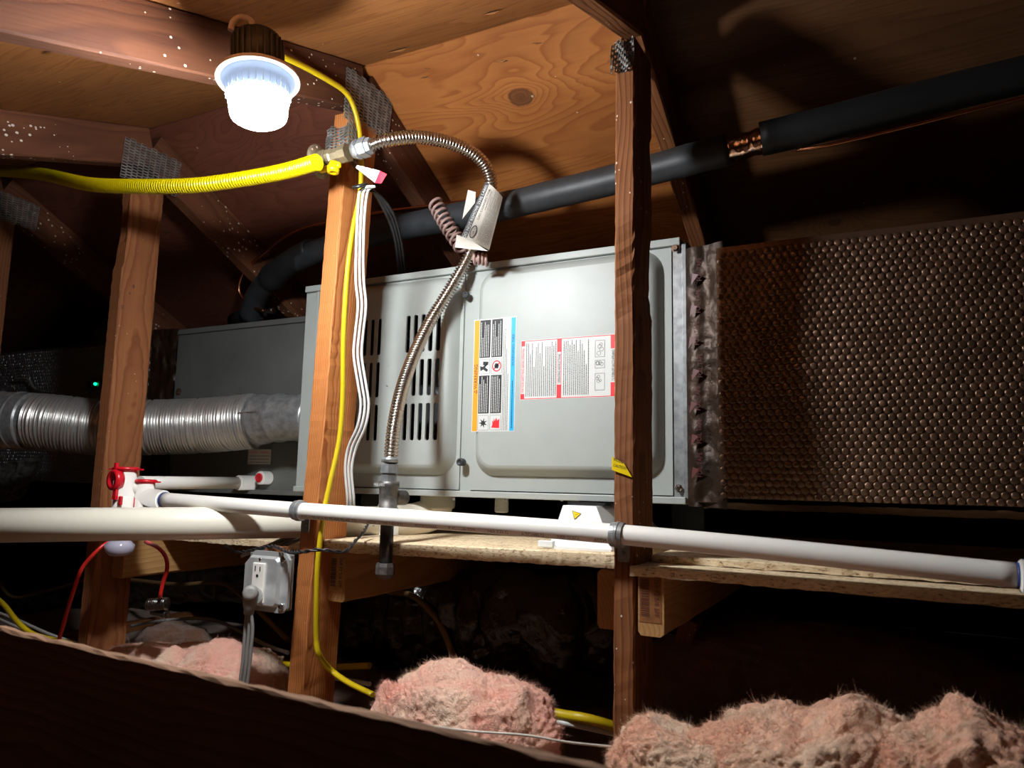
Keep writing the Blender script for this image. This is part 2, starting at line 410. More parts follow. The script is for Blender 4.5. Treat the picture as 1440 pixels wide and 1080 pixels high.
# ---------------------------------------------------------------- roof (the room shell)
RY, RZ = 1.09, .812                     # ridge
NS, FS = .325, .505                     # slopes of the near and the far side
zn = lambda y: RZ-(RY-y)*NS
zf = lambda y: RZ-(y-RY)*FS
FLOOR=-.62
ceiling = bpy.data.objects.new('ceiling',None); C.objects.link(ceiling); ceiling['kind']='structure'; ceiling['_base']=(0,0,0)
TRX=[(-2.165,'L2'),(-1.554,'L'),(-.925,'M'),(-.356,'R'),(.26,'R2')]
def sheet(x0,x1,y0,y1,zfun,mat,t=.012):
    mb=MB(); n=8; nx=max(2,int((x1-x0)/.1)); vs_=[];gs=[]
    g=.0012
    xs=[x0+g+(x1-x0-2*g)*i/nx for i in range(nx+1)]; ys=[y0+(g if y0>-3 else 0)+(y1-y0-2*g)*j/n for j in range(n+1)]
    for lay in (0,t):
        for x in xs:
            for y in ys:
                vs_.append((x,y,zfun(y)+lay+ (noise.noise(Vector((x*2,y*2,3)))*.0015 if lay==0 else .001))); gs.append((x,y,0))
    N=(nx+1)*(n+1); fs=[]
    for i in range(nx):
        for j in range(n):
            a=i*(n+1)+j; fs.append((a,a+1,a+n+2,a+n+1)); fs.append((N+a,N+a+n+1,N+a+n+2,N+a+1))
    for i in range(nx):
        a=i*(n+1); fs.append((a,a+n+1,N+a+n+1,N+a)); a+=n; fs.append((a,N+a,N+a+n+1,a+n+1))
    for j in range(n):
        a=j; fs.append((a,N+a,N+a+1,a+1)); a=nx*(n+1)+j; fs.append((a,a+1,N+a+1,N+a))
    mb.add(vs_,fs,0,gs); return mb.build('plywood_sheet',mat,ceiling)
yE_near, yE_far = RY-(RZ-FLOOR)/NS, RY+(RZ-FLOOR)/FS
ridge_far=[(-4.2,-3.4,'ply_red_shade'),(-3.4,-2.165,'ply_red_shade'),(-2.165,-.925,'ply_red_shade'),(-.925,-.356,'ply_lit'),(-.356,.87,'ply_brown_shade'),(.87,2.4,'ply_brown_shade')]
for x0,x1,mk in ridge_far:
    sheet(x0,x1,RY,RY+1.15,zf,M[mk]); sheet(x0,x1,RY+1.15,yE_far,zf,M['ply_brown_shade' if x0>-.5 else 'ply_red_shade'])
for x0,x1,mk in [(-4.2,-2.165,'ply_near'),(-2.165,-.925,'ply_near'),(-.925,.26,'ply_near'),(.26,2.4,'ply_brown_shade')]:
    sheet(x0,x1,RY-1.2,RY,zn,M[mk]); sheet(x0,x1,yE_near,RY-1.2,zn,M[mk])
def torn(px,py,L,ang,zfun,w_=.004):
    d=Vector(ray(px,py)); lo,hi=.3,4.0
    for _ in range(40):
        m=(lo+hi)/2; p=d*m
        if p.z<zfun(p.y): lo=m
        else: hi=m
    p=d*lo; dy=.02; sl=(zfun(p.y+dy)-zfun(p.y))/dy
    A=Vector((math.cos(ang),math.sin(ang),math.sin(ang)*sl)).normalized(); B=Vector((-math.sin(ang),math.cos(ang),math.cos(ang)*sl)).normalized(); N=A.cross(B).normalized()
    if N.z>0: N=-N
    rr=random.Random(int(px)); mb=MB(); up_=[(L*(k/8-.5), w_*math.sin(PI*k/8)*rr.uniform(.3,1)) for k in range(9)]; dn=[(L*(k/8-.5),-w_*math.sin(PI*k/8)*rr.uniform(.3,1)) for k in range(7,0,-1)]
    pts=up_+dn; q=p+N*.0022; n=len(pts)
    mb.add([q+A*a+B*b for a,b in pts],[tuple(range(n))],0)
    s2=[(-.45*L,-w_*.5),(.1*L,-w_*1.0),(.5*L,-w_*1.5),(.15*L,-w_*.2)]
    mb.add([q+N*(.001+.004*k/3)+A*a+B*b for k,(a,b) in enumerate(s2)],[(0,1,2,3)],1)
    mb.build('torn_veneer',[M['cavity'],M['ply_near']],ceiling)
torn(560,68,.050,.05,zn,.005); torn(690,15,.035,.0,zn,.003); torn(705,85,.030,.15,zf,.003); torn(600,96,.018,.1,zf,.002)
torn(597,108,.024,0,zf,.0015); torn(755,60,.020,.2,zf,.002); torn(66,71,.03,.1,zn,.003)
def struct(o): o['kind']='structure'; return o
mb=MB(); xbox(mb,-4.2,2.4,yE_near,yE_far,FLOOR-.02,FLOOR); struct(mb.build('floor',M['drywall']))
for nm,x in (('wall_left',-4.2),('wall_right',2.4)):
    mb=MB(); s=.012 if nm=='wall_right' else -.012
    prism(mb,[(yE_near,FLOOR),(yE_far,FLOOR),(RY,RZ)],(x,0,0),(0,1,0),(0,0,1),(s,0,0)); struct(mb.build(nm,M['gable']))

# ---------------------------------------------------------------- trusses
def lattice(mb, O, A, B, nx, ny, px, py, t=.0012, bend=None, mi=0):
    """galvanised nail plate: sheet with staggered slots and teeth; O corner, A/B unit directions"""
    O=Vector(O);A=Vector(A).normalized();B=Vector(B).normalized();Nn=A.cross(B).normalized()
    f = bend or (lambda x,y,z: O+A*x+B*y+Nn*z)
    sw,sh=px*.40,py*.27
    for i in range(nx):
        off=(i%2)*py*.5
        for j in range(ny):
            x0=i*px;y0=j*py+off; x1=x0+px;y1=y0+py; cx=(x0+x1)/2;cy=(y0+y1)/2
            o=[(x0,y0),(x1,y0),(x1,y1),(x0,y1)]; q=[(cx-sw,cy-sh),(cx+sw,cy-sh),(cx+sw,cy+sh),(cx-sw,cy+sh)]
            vs_=[f(x,y,t) for x,y in o]+[f(x,y,t) for x,y in q]+[f(x,y,-t*1.5) for x,y in q]
            fs=[(0,1,5,4),(1,2,6,5),(2,3,7,6),(3,0,4,7)]+[(4,5,9,8),(5,6,10,9),(6,7,11,10),(7,4,8,11)]
            mb.add(vs_,fs,mi)
            
    return mb
CW=.089
def chord_pts(y0,y1,zfun,slope,x):
    dz=CW/2*math.sqrt(1+slope*slope)+.001
    return (x,y0,zfun(y0)-dz),(x,y1,zfun(y1)-dz)
def truss(x, label, postmat, chordmat, post, t=.037, seed=1, wane=None, platef=True):
    tr=thing('roof_truss',label,'roof truss',(x,RY,-.46),'timber trusses carrying the roof')
    a,b=chord_pts(RY-2.6,RY-.001,zn,NS,x); mb=board(a,b,(0,0,1),CW,t,seed=seed,seg=30); mb.build('top_chord',chordmat,tr)
    a,b=chord_pts(RY+.001,RY+1.75,zf,FS,x); mb=board(a,b,(0,0,1),CW,t,seed=seed+1,seg=30); mb.build('top_chord',chordmat,tr)
    mb=board((x,RY-3.2,-.505),(x,RY+2.0,-.505),(0,0,1),CW,t,seed=seed+2,seg=10); mb.build('bottom_chord',M['fir_dark'],tr)
    mb=board(post[0],post[1],(0,1,0),CW,t-.001,seed=seed+3,seg=90,wane=wane); mb.build('king_post',postmat,tr)
    return tr
XL,XM,XR=-1.554,-.925,-.356
top=.69
tL=truss(XL,'roof truss whose reddish post stands behind the yellow hose and the red caps',M['fir_red'],M['chord'],
   ((-1.554,1.086,-.46),(-1.553,1.086,top-.02)),.038,11,wane=[(.92,1.12,(6,7,5),.010)])
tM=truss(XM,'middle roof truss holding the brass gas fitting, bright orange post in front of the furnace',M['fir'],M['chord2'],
   ((-.962,1.086,-.46),(-.922,1.086,top)),.037,23)
tR=truss(XR,'right roof truss, dark brown scarred post with yellow tape in front of the furnace',M['fir_dark'],M['fir_dark'],
   ((-.356,1.086,-.46),(-.356,1.086,top)),.033,36,wane=[(.70,.86,(0,7),.007),(.72,.85,(1,2),.007),(.98,1.02,(1,2),.005)])
tL2=truss(-2.165,'leftmost roof truss, its post cut off by the left picture edge',M['fir_red'],M['chord'],
   ((-2.165,1.086,-.46),(-2.165,1.086,top)),.038,47)
# nail plates on the +X faces at the ridge
def ridge_plate(tr, x, pts, nm='nail_plate', mat='galv_dull'):
    # pts: four corners given in (y,z)
    o=Vector((x,*pts[0])); ex=Vector((x,*pts[1]))-o; ey=Vector((x,*pts[3]))-o; ez=Vector((x,*pts[2]))-Vector((x,*pts[1]))
    w_=ex.length; h=ey.length; nx=max(4,int(w_/.0125)); ny=max(4,int(h/.0068)); mb=MB()
    def f(u,v,z):
        s=u/(nx*1.0); r=v/((ny+.5)*1.0)
        p=(o.lerp(o+ex,s)).lerp((o+ey).lerp(Vector((x,*pts[2])),s),r); return p+Vector((z,0,0))
    lattice(mb,o,(0,1,0),(0,0,1),nx,ny,1,1,.0013,bend=lambda a,b_,z:f(a,b_,z)); mb.build(nm,M[mat],tr)
def plate_from_px(tr,x,pp,**k):
    q=[P(a,b,X=x) for a,b in pp]; ridge_plate(tr,x,[(v.y,v.z) for v in q],**k)
plate_from_px(tL,XL+.0205,[(168,248),(247,277),(255,228),(176,190)])
plate_from_px(tM,XM+.0200,[(483,165),(545,200),(552,140),(487,91)])
plate_from_px(tL2,-2.165+.0205,[(-30,300),(50,325),(56,290),(-30,255)])
# crumpled second plate wrapped round the top of the middle post
mb=MB(); o=P(458,165,Y=1.030)
def bendf(a,b_,z):
    u=a/10.0; v=b_/8.5
    if u<.42: q=Vector((-.950+u*.105, 1.0385-z-.0045*abs(math.sin(v*4+u*6))*(1-u), .612+v*.050+.004*(1-u)*math.sin(u*14)))
    else: q=Vector((-.9055+.0015+z, 1.036+(u-.42)*.10, .60+v*.085-(u-.42)*.045))
    return q
lattice(mb,(0,0,0),(1,0,0),(0,1,0),10,8,1,1,.0012,bend=bendf); mb.build('nail_plate',M['galv_dull'],tM,'crumpled plate bent round the post top')
mb=MB()
def bendr(a,b_,z):
    u=a/10.0; v=b_/5.5
    return Vector((-.376+u*.036, 1.036-z-.004*math.sin(u*9+v*4), .632+v*.055))
lattice(mb,(0,0,0),(1,0,0),(0,1,0),10,5,1,1,.0014,bend=bendr); mb.build('nail_plate',M['galv_dull'],tR)
# handwritten figures on the left post
for (s,px,py) in (('8',186,405),('6',181,414),('0',170,434)):
    mb=MB(); q=P(px,py,X=XL+.0196); text(mb,s,q,(0,1,0),(0,0,1),.009); mb.build('pencil_mark',M['ink'],tL)
# yellow tape on the right post
mb=MB(); q0=P(861,642,Y=1.0395);q1=P(861,661,Y=1.0395);q2=P(889,671,Y=1.0395);q3=P(878,652,Y=1.0395)
for q in (q0,q1,q2,q3): q.y=1.0385
mb.add([q0,q1,q2,q3]+[q+Vector((0,-.0006,0)) for q in (q0,q1,q2,q3)],[(0,1,2,3),(7,6,5,4),(0,4,5,1),(1,5,6,2),(2,6,7,3),(3,7,4,0)])
ob=mb.build('yellow_tape',M['yellowtag'],tR,'torn yellow tape with black print')
mb=MB(); text(mb,'WOOD',q0+Vector((.002,-.0008,-.0065)),(1,0,-.25),(.25,0,1),.0055,width=.016); text(mb,'CAUTION',q0+Vector((.002,-.0008,-.0145)),(1,0,-.25),(.25,0,1),.0045,width=.020)
mb.build('tape_print',M['ink'],ob)
# foreground beam
bA=P(0,885,Y=.5); bB=P(830,1080,Y=.5); dd=(bB-bA).normalized(); hh=Vector((0,0,1))
mb=board(bA-dd*1.3-Vector((0,-.007,.118)), bB+dd*.9-Vector((0,-.007,.118)),(0,0,1),.236,.011,seg=160,ch=.002,seed=5,jit=.0012,wane=[(1.36,1.39,(2,3),.004),(2.0,2.06,(1,2,3),.005)])
tag(mb.build('wooden_beam',M['beam']),'dark weathered board on edge crossing the bottom left foreground','beam')

# ---------------------------------------------------------------- platform
jn='short fir joists bolted to the posts under the platform'
def joist(x0, y0, y1, z1, h, label, name='platform_joist', barcode=False, seed=3, t=.038, bm_=('barpaper','ink')):
    th=thing(name,label,'joist',(x0+t/2,y0,z1-h),jn)
    mb=board((x0+t/2,y0,z1-h/2),(x0+t/2,y1,z1-h/2),(0,0,1),h,t,ch=.005,seg=16,seed=seed); mb.build('timber',M['joist'],th)
    if barcode:
        mb=MB(); xbox(mb,x0+.003,x0+t-.004,y0-.0006,y0,z1-h+.018,z1-.004,0); lb=mb.build('lumber_tag',M[bm_[0]],th)
        mb=MB(); zz=z1-.012; rnd=random.Random(4)
        while zz>z1-h+.026:
            tt=rnd.uniform(.0005,.0016); xbox(mb,x0+.005,x0+.017,y0-.0009,y0-.0005,zz-tt,zz); zz-=tt+rnd.uniform(.0006,.0018)
        text(mb,'2x4 92 5/8 SPF',(x0+.0245,y0-.0009,z1-.010),(0,0,-1),(1,0,0),.007,width=h-.036)
        mb.build('tag_print',M[bm_[1]],lb)['kind']='stuff'
    return th
M['barpaper']=plain('stapled_end_tag',(.52,.36,.17),.6,0,.3,None,.2,.001,.3,60)
joist(-.936,1.09,1.72,-.134,.088,'joist on the middle post under the platform, printed tag on its end',barcode=True,seed=51)
joist(-.337,1.045,1.70,-.120,.089,'joist on the right side of the scarred right post, red brown tag on its end',barcode=True,seed=52,bm_=('barpaper2','barink2'))
joist(-.43,1.13,1.70,-.134,.089,'joist on the left side of the scarred right post, knotted end grain',seed=53)
joist(-1.552+.017,1.08,1.70,-.140,.085,'joist on the left post behind the red and black wired switch',seed=54)
def slab(name,label,x0,x1,y0,y1,z0a,z0b,t,mat='osb',seed=1,rough=.0012):
    mb=MB(); n=70; vs_=[];fs=[]; rnd=random.Random(seed)
    for i in range(n+1):
        s=i/n; x=x0+(x1-x0)*s; z=z0a+(z0b-z0a)*s; j=rnd.uniform(-rough,rough)
        vs_+= [(x,y0+j,z-t+rnd.uniform(-rough,rough)*.8),(x,y0+j*.6,z-.0015),(x,y0+.002,z),(x,y1,z),(x,y1,z-t)]
    for i in range(n):
        for k in range(5): k2=(k+1)%5; fs.append((i*5+k,(i+1)*5+k,(i+1)*5+k2,i*5+k2))
    fs.append((0,1,2,3,4)); fs.append(tuple(n*5+k for k in (4,3,2,1,0)))
    mb.add(vs_,fs); o=mb.build(name,M[mat]); return tag(o,label,'platform board',None)
slab('particle_board','pale splintery board under the furnace between middle and right posts',-.930,-.376,1.065,1.7,-.111,-.102,.021,seed=2)
slab('particle_board','upper pale board right of the scarred post, set back behind the white pipe',-.335,.62,1.105,1.7,-.104,-.104,.010,seed=3)
slab('particle_board','lower pale board edge at right under the white pipe, nearest its joist tag',-.345,.62,1.035,1.7,-.1145,-.119,.013,seed=4)
slab('particle_board','pale board end behind the big cream pipe left of the middle post',-1.51,-.985,1.17,1.7,-.132,-.132,.014,seed=6)

# ---------------------------------------------------------------- furnace
FX0,FX1,FZ0,FZ1,FY=-1.19,-.323,-.03,.431,1.275
fur=thing('gas_furnace','grey gas furnace lying on its side with louvred door and warning labels','furnace',((FX0+FX1)/2,FY,FZ0))
mb=MB(); t=.004; yb=1.615
xbox(mb,FX0,FX1,FY+.004,yb,FZ1-t,FZ1); xbox(mb,FX0,FX1,FY+.004,yb,FZ0,FZ0+t); xbox(mb,FX0,FX0+t,FY+.004,yb,FZ0+t,FZ1-t); xbox(mb,FX1-t,FX1,FY+.004,yb,FZ0+t,FZ1-t); xbox(mb,FX0+t,FX1-t,yb-t,yb,FZ0+t,FZ1-t)
xbox(mb,-.775,-.770,FY+.006,yb-t,FZ0+t,FZ1-t)
mb.build('cabinet',M['steel'],fur)
mb=MB()   # front frame: top and bottom rails, left flange
xbox(mb,FX0-.004,FX1-.006,FY-.016,FY+.01,FZ1-.012,FZ1+.002,0,.0015)
xbox(mb,FX0-.004,FX1+.001,FY-.018,FY+.01,FZ0-.002,FZ0+.010,0,.0015)
xbox(mb,FX0-.006,FX0+.028,FY-.008,FY+.01,FZ0-.004,FZ1+.004,0,.001)
xbox(mb,FX0+.028,FX0+.034,FY-.012,FY+.008,FZ0+.004,FZ1-.006,0,.001)
xbox(mb,-.772,-.748,FY-.004,FY+.008,FZ0+.01,FZ1-.012,0)
mb.build('front_frame',M['steel'],fur)
mb=MB(); xbox(mb,FX1-.022,FX1+.003,FY-.006,FY+.03,FZ0+.008,FZ1-.012,0,.001); xbox(mb,FX1-.004,FX1+.004,FY-.012,FY+.03,FZ0-.002,FZ1-.01,0,.001); mb.build('side_flange',M['galv'],fur,'galvanised flange at the right end')
def door(x0,x1,z0,z1,ix0,ix1,iz0,iz1,yb_,rise,slots,name='access_door',rad=.03,sl=.020):
    """pan-shaped door: flat rim, coved slope, raised rounded face (with slot holes)"""
    mb=MB(); n=7
    O=[(x0,z0),(x1,z0),(x1,z1),(x0,z1)]
    rim=rrect(ix0-sl,ix1+sl,iz0-sl,iz1+sl,rad+sl*.6,n)
    def cl(p): return (min(max(p[0],x0+.0008),x1-.0008),min(max(p[1],z0+.0008),z1-.0008))
    rings=[]
    for k in range(6):
        q=k/5.0; e=sl*(1-q); yy=yb_-rise*(math.sin(q*PI/2)**1.0 if k<6 else 1)
        rings.append([(*cl(p),yy) for p in rrect(ix0-e,ix1+e,iz0-e,iz1+e,rad+e*.6,n)])
    m=len(rim); vs_=[]; fs=[]
    for r in rings: vs_+=[(x,y,z) for x,z,y in r]
    for k in range(5):
        for i in range(m): fs.append((k*m+i,k*m+(i+1)%m,(k+1)*m+(i+1)%m,(k+1)*m+i))
    mb.add(vs_,fs,0,None,True)
    # rim and cap by constrained fill
    def fill(loops,y,flip=False):
        bm=bmesh.new(); ed=[]
        for L in loops:
            vv=[bm.verts.new((a,y,b)) for a,b in L]
            ed+=[bm.edges.new((vv[i],vv[(i+1)%len(vv)])) for i in range(len(vv))]
        bmesh.ops.triangle_fill(bm,use_beauty=True,use_dissolve=False,edges=ed,normal=(0,-1,0))
        bm.verts.index_update(); mb.add([v.co[:] for v in bm.verts],[tuple(v.index for v in f.verts) for f in bm.faces]); bm.free()
    fill([[(x0,z0),(x1,z0),(x1,z1),(x0,z1)],[(p[0],p[1]) for p in rings[0]]],yb_)
    holes=[rrect(a,b,c,d,.0035,2) for a,b,c,d in slots]
    fill([[(p[0],p[1]) for p in rings[5]]]+holes,yb_-rise)
    for h in holes:
        k=len(h); mb.add([(a,yb_-rise,b) for a,b in h]+[(a,yb_-rise+.004,b) for a,b in h],[(i,(i+1)%k,(i+1)%k+k,i+k) for i in range(k)])
    # returned edges
    e=[(x0,z0),(x1,z0),(x1,z1),(x0,z1)]
    mb.add([(a,yb_,b) for a,b in e]+[(a,yb_+.008,b) for a,b in e],[(i,i+4,(i+1)%4+4,(i+1)%4) for i in range(4)])
    bm=bmesh.new(); me=None
    return mb.build(name,M['steel'],fur)
slots=[]
sx=[-.8975+i*.0186 for i in range(5)]
for (za,zb_) in ((.258,.336),(.168,.243),(.078,.153)):
    for i,x in enumerate(sx): slots.append((x+.0*i,x+.0105,za,zb_))
sx2=[-1.046+i*.0186 for i in range(5)]
for (za,zb_) in ((.258,.336),(.168,.243),(.078,.153)):
    for x in sx2: slots.append((x,x+.0105,za,zb_))
slots+= [(-.938,-.9352,.232,.2365),(-.941,-.9395,.190,.192)]
d1=door(-1.155,-.772,-.018,.418,-1.115,-.800,.030,.395,1.2665,.022,slots)
d1['label']='louvred door with two banks of slots'
d2=door(-.748,-.346,-.018,.418,-.716,-.380,.030,.397,1.2665,.022,[])
# interior seen through the louvres
mb=MB(); xbox(mb,-1.15,-.78,1.42,1.43,0,.41); mb.build('inner_panel',M['cavity'],fur)  # near-black sheet standing in for the shade deep in the cabinet
mb=MB(); cyl(mb,(-.80,1.33,.02),(-.80,1.33,.28),.020,16); cyl(mb,(-.835,1.36,.05),(-.835,1.36,.25),.013,14); xbox(mb,-.86,-.79,1.32,1.38,.100,.108); xbox(mb,-.87,-.82,1.33,1.37,.20,.23); mb.build('burner_tube',M['alu'],fur)
mb=MB(); lathe(mb,(-.90,1.36,.15),(0,-1,0),[(0,.055),(.03,.055),(.036,.045)],28); mb.build('inducer_housing',M['rubber2'],fur)
mb=MB(); xbox(mb,-1.0,-.955,1.31,1.40,.07,.15,0,.004); mb.build('gas_valve',M['rust'],fur)
mb=MB(); cyl(mb,(-1.01,1.34,.315),(-.93,1.34,.315),.014,14); mb.build('igniter_bracket',M['chrome'],fur)
# knobs and screws
def knob(px,py,L=.014,r=.0075,Y=1.262):
    q=P(px,py,Y=Y); mb=MB(); lathe(mb,q,(0,-1,0),[(0,r*.8),(.003,r*.8),(.003,r),(L-.001,r),(L,r*.85),(L,r*.55),(L-.002,r*.5),(L-.002,.001)],24)
    mb.build('door_knob',M['rubber2'],fur)
knob(658,416,.012,.0068); knob(652,650,.016,.0075)
def hexs(px,py,Y,parent,r=.005,nm='hex_bolt',mat='chrome',d=(0,-1,0)):
    q=P(px,py,Y=Y); mb=MB(); lathe(mb,q,d,[(0,r*1.35),(.001,r*1.35),(.001,r),(.0045,r),(.005,r*.8)],6,0,False); return mb.build(nm,M[mat],parent)
hexs(950,349,1.262,fur,.006); hexs(955,687,1.262,fur,.0055)
for px in (486,565,638,712,790,822,833): hexs(px,700 if px<700 else 701,1.262,fur,.003,'bottom_screw',d=(0,0,-1))
# ---- printed labels
def quad(mb,x0,x1,z0,z1,y,mi): mb.add([(x0,y,z0),(x1,y,z0),(x1,y,z1),(x0,y,z1)],[(0,1,2,3)],mi)
LY=1.2665-.022
def vlines(mb,x0,x1,z0,z1,y,mi,pitch=.0036,hh_=.0016,seed=1,dash=.0028,gap=.0007,top_align=False):
    """lines of tiny print running upwards"""
    rnd=random.Random(seed); x=x0+pitch*.5
    while x<x1-pitch*.2:
        end=z0+(z1-z0)*rnd.choice((1,1,1,.92,.8,.55)); z=z0
        while z<end:
            L=rnd.uniform(.5,1.6)*dash
            quad(mb,x-hh_/2,x+hh_/2,z,min(z+L,end),y,mi); z+=L+gap
        x+=pitch
wx0,wx1,wz0,wz1=-.7340,-.6405,.0935,.3135
mb=MB(); xbox(mb,wx0,wx1,LY-.0004,LY,wz0,wz1,0)
y1=LY-.0006; y2=LY-.0008
quad(mb,wx0+.0015,wx0+.0125,wz0+.001,wz1-.0015,y1,2)                      # orange band
quad(mb,wx1-.0110,wx1-.0015,wz0+.001,wz1-.0015,y1,3)                      # blue band
for a in (wx0+.0140,wx0+.0405):                                            # two black columns
    for b_,c_ in ((wz0+.0350,wz0+.1085),(wz0+.1435,wz1-.002)): quad(mb,a,a+.0235,b_,c_,y1,1)
lab=mb.build('warning_label',[M['white'],M['ink'],M['orange'],M['blue']],fur,'orange, black and blue warning sticker')
mb=MB()
text(mb,'WARNING',(wx0+.0108,y2,wz0+.083),(0,0,1),(-1,0,0),.0078,1,width=.048)
tri=[(wx0+.0108,wz0+.074),(wx0+.0030,wz0+.0775),(wx0+.0108,wz0+.081)]
mb.add([(a,y2,b) for a,b in tri],[(0,1,2)],1); mb.add([(wx0+.0098,y2-.0001,wz0+.0755),(wx0+.0050,y2-.0001,wz0+.0775),(wx0+.0098,y2-.0001,wz0+.0795)],[(0,1,2)],2)
for a in (wx0+.0140,wx0+.0405):
    for b_,c_ in ((wz0+.0350,wz0+.1085),(wz0+.1435,wz1-.004)): vlines(mb,a+.001,a+.0225,b_+.002,c_-.002,y2,0,.0040,.0013,int(a*1e4+b_*100),.0045,.0006)
vlines(mb,wx0+.0655,wx0+.0785,wz0+.002,wz1-.022,y2,1,.0034,.0010,8)
vlines(mb,wx1-.0085,wx1-.0040,wz0+.006,wz0+.105,y2,1,.0045,.0016,9)
text(mb,'WARNING: FIRE',(wx1-.0040,y2,wz0+.124),(0,0,1),(-1,0,0),.0045,1,width=.062)
for b in (wz0+.1075,): 
    pass
# pictogram frames
fr=[(wx0+.0145,wz0+.003),(wx0+.0410,wz0+.003),(wx0+.0145,wz0+.1120),(wx0+.0410,wz0+.1120)]
for (a,b) in fr:
    quad(mb,a-.0006,a-.0001,b,b+.028,y2,1); quad(mb,a+.0225,a+.023,b,b+.028,y2,1); quad(mb,a,a+.0225,b-.0004,b,y2,1); quad(mb,a,a+.0225,b+.028,b+.0284,y2,1)
def blob(mb,cx,cz,pts,mi,s=1.0): mb.add([(cx+a*s,y2,cz+b*s) for a,b in pts],[tuple(range(len(pts)))],mi)
star=[(math.cos(k*PI/7)*(.0100 if k%2 else .0038),math.sin(k*PI/7)*(.0100 if k%2 else .0038)) for k in range(14)]
blob(mb,wx0+.0257,wz0+.0165,star,1)
flame=[(-.0085,-.009),(.0085,-.010),(.0085,.008),(.004,.004),(.002,.0105),(-.001,.003),(-.003,.009),(-.0045,.001),(-.0075,.005),(-.006,-.002)]
blob(mb,wx0+.0525,wz0+.0165,flame,4)
blob(mb,wx0+.0250,wz0+.1215,[(-.008,-.004),(-.002,-.001),(.006,-.006),(.009,-.002),(.002,.003),(.007,.008),(.004,.010),(-.003,.004),(-.009,.006)],1)
blob(mb,wx0+.0285,wz0+.1320,[(-.006,-.003),(.005,-.003),(.006,.003),(-.006,.004)],1)
ring=[(math.cos(k*PI/12),math.sin(k*PI/12)) for k in range(24)]
cx,cz=wx0+.0525,wz0+.1260
mb.add([(cx+a*.0100,y2,cz+b*.0110) for a,b in ring]+[(cx+a*.0080,y2,cz+b*.0088) for a,b in ring],[(i,(i+1)%24,(i+1)%24+24,i+24) for i in range(24)],4)
mb.add([(cx-.0075,y2,cz-.006),(cx-.006,y2,cz-.0075),(cx+.0075,y2,cz+.006),(cx+.006,y2,cz+.0075)],[(0,1,2,3)],4)
blob(mb,cx,cz,[(-.004,-.004),(.003,-.005),(.005,.001),(.002,.005),(-.003,.005),(-.005,.001)],1)
mb.build('label_print',[M['white'],M['ink'],M['orange'],M['blue'],M['redprint']],lab)
rx0,rx1,rz0,rz1=-.630,-.432,.1520,.2650
mb=MB(); xbox(mb,rx0,rx1,LY-.0004,LY,rz0,rz1,0)
for a in (rx0+.0012,rx0+.0757,rx0+.1795): 
    quad(mb,a,a+.0075,rz0+.002,rz0+.026 if a>rx0+.01 else rz0+.011,y1,1); quad(mb,a,a+.0075,rz1-(.026 if a>rx0+.01 else .011),rz1-.002,y1,1)
quad(mb,rx0+.001,rx1-.001,rz0+.0010,rz0+.0022,y1,1); quad(mb,rx0+.001,rx1-.001,rz1-.0022,rz1-.0010,y1,1)
quad(mb,rx0+.001,rx0+.0018,rz0+.001,rz1-.001,y1,1); quad(mb,rx0+.0832,rx0+.0842,rz0+.001,rz1-.001,y1,1); quad(mb,rx0+.0750,rx0+.0758,rz0+.001,rz1-.001,y1,1)
lab2=mb.build('instruction_label',[M['white'],M['redprint']],fur,'white instruction sticker with red bars')
mb=MB()
text(mb,'FOR YOUR SAFETY READ BEFORE OPERATING',(rx0+.0078,y2,rz0+.014),(0,0,1),(-1,0,0),.0048,1,width=.084)
text(mb,'OPERATING INSTRUCTIONS',(rx0+.0826,y2,rz0+.029),(0,0,1),(-1,0,0),.0052,0,width=.054)
text(mb,'TO TURN OFF GAS TO APPLIANCE',(rx0+.1866,y2,rz0+.029),(0,0,1),(-1,0,0),.0052,0,width=.056)
vlines(mb,rx0+.0105,rx0+.0735,rz0+.006,rz1-.006,y2,0,.0040,.0013,21)
vlines(mb,rx0+.0870,rx0+.1380,rz0+.006,rz1-.006,y2,0,.0040,.0013,22)
# line drawing of the gas valve
def strokes(mb,pts,mi,wd=.0005):
    for a,b in zip(pts,pts[1:]):
        dx,dz=b[0]-a[0],b[1]-a[1]; L=math.hypot(dx,dz) or 1; nx_,nz_=-dz/L*wd/2,dx/L*wd/2
        mb.add([(a[0]+nx_,y2,a[1]+nz_),(b[0]+nx_,y2,b[1]+nz_),(b[0]-nx_,y2,b[1]-nz_),(a[0]-nx_,y2,a[1]-nz_)],[(0,1,2,3)],mi)
bx=rx0+.150; rnd=random.Random(3)
for (zz,hh2) in ((.165,.030),(.205,.014),(.225,.030)):
    strokes(mb,[(bx,zz),(bx+.018,zz),(bx+.018,zz+hh2),(bx,zz+hh2),(bx,zz)],0)
    for k in range(4):
        c0,c1,r_=bx+rnd.uniform(.004,.014),zz+rnd.uniform(.2,.8)*hh2,rnd.uniform(.002,.004)
        strokes(mb,[(c0+r_*math.cos(a*PI/5),c1+r_*math.sin(a*PI/5)) for a in range(11)],0)
mb.build('label_print',[M['ink'],M['redprint']],lab2)
# silver collar / small fittings under the furnace
mb=MB(); cyl(mb,(-.715,1.34,-.034),(-.715,1.34,-.062),.014,20,ch=.002); mb.build('drain_stub',M['pvc2'],fur)

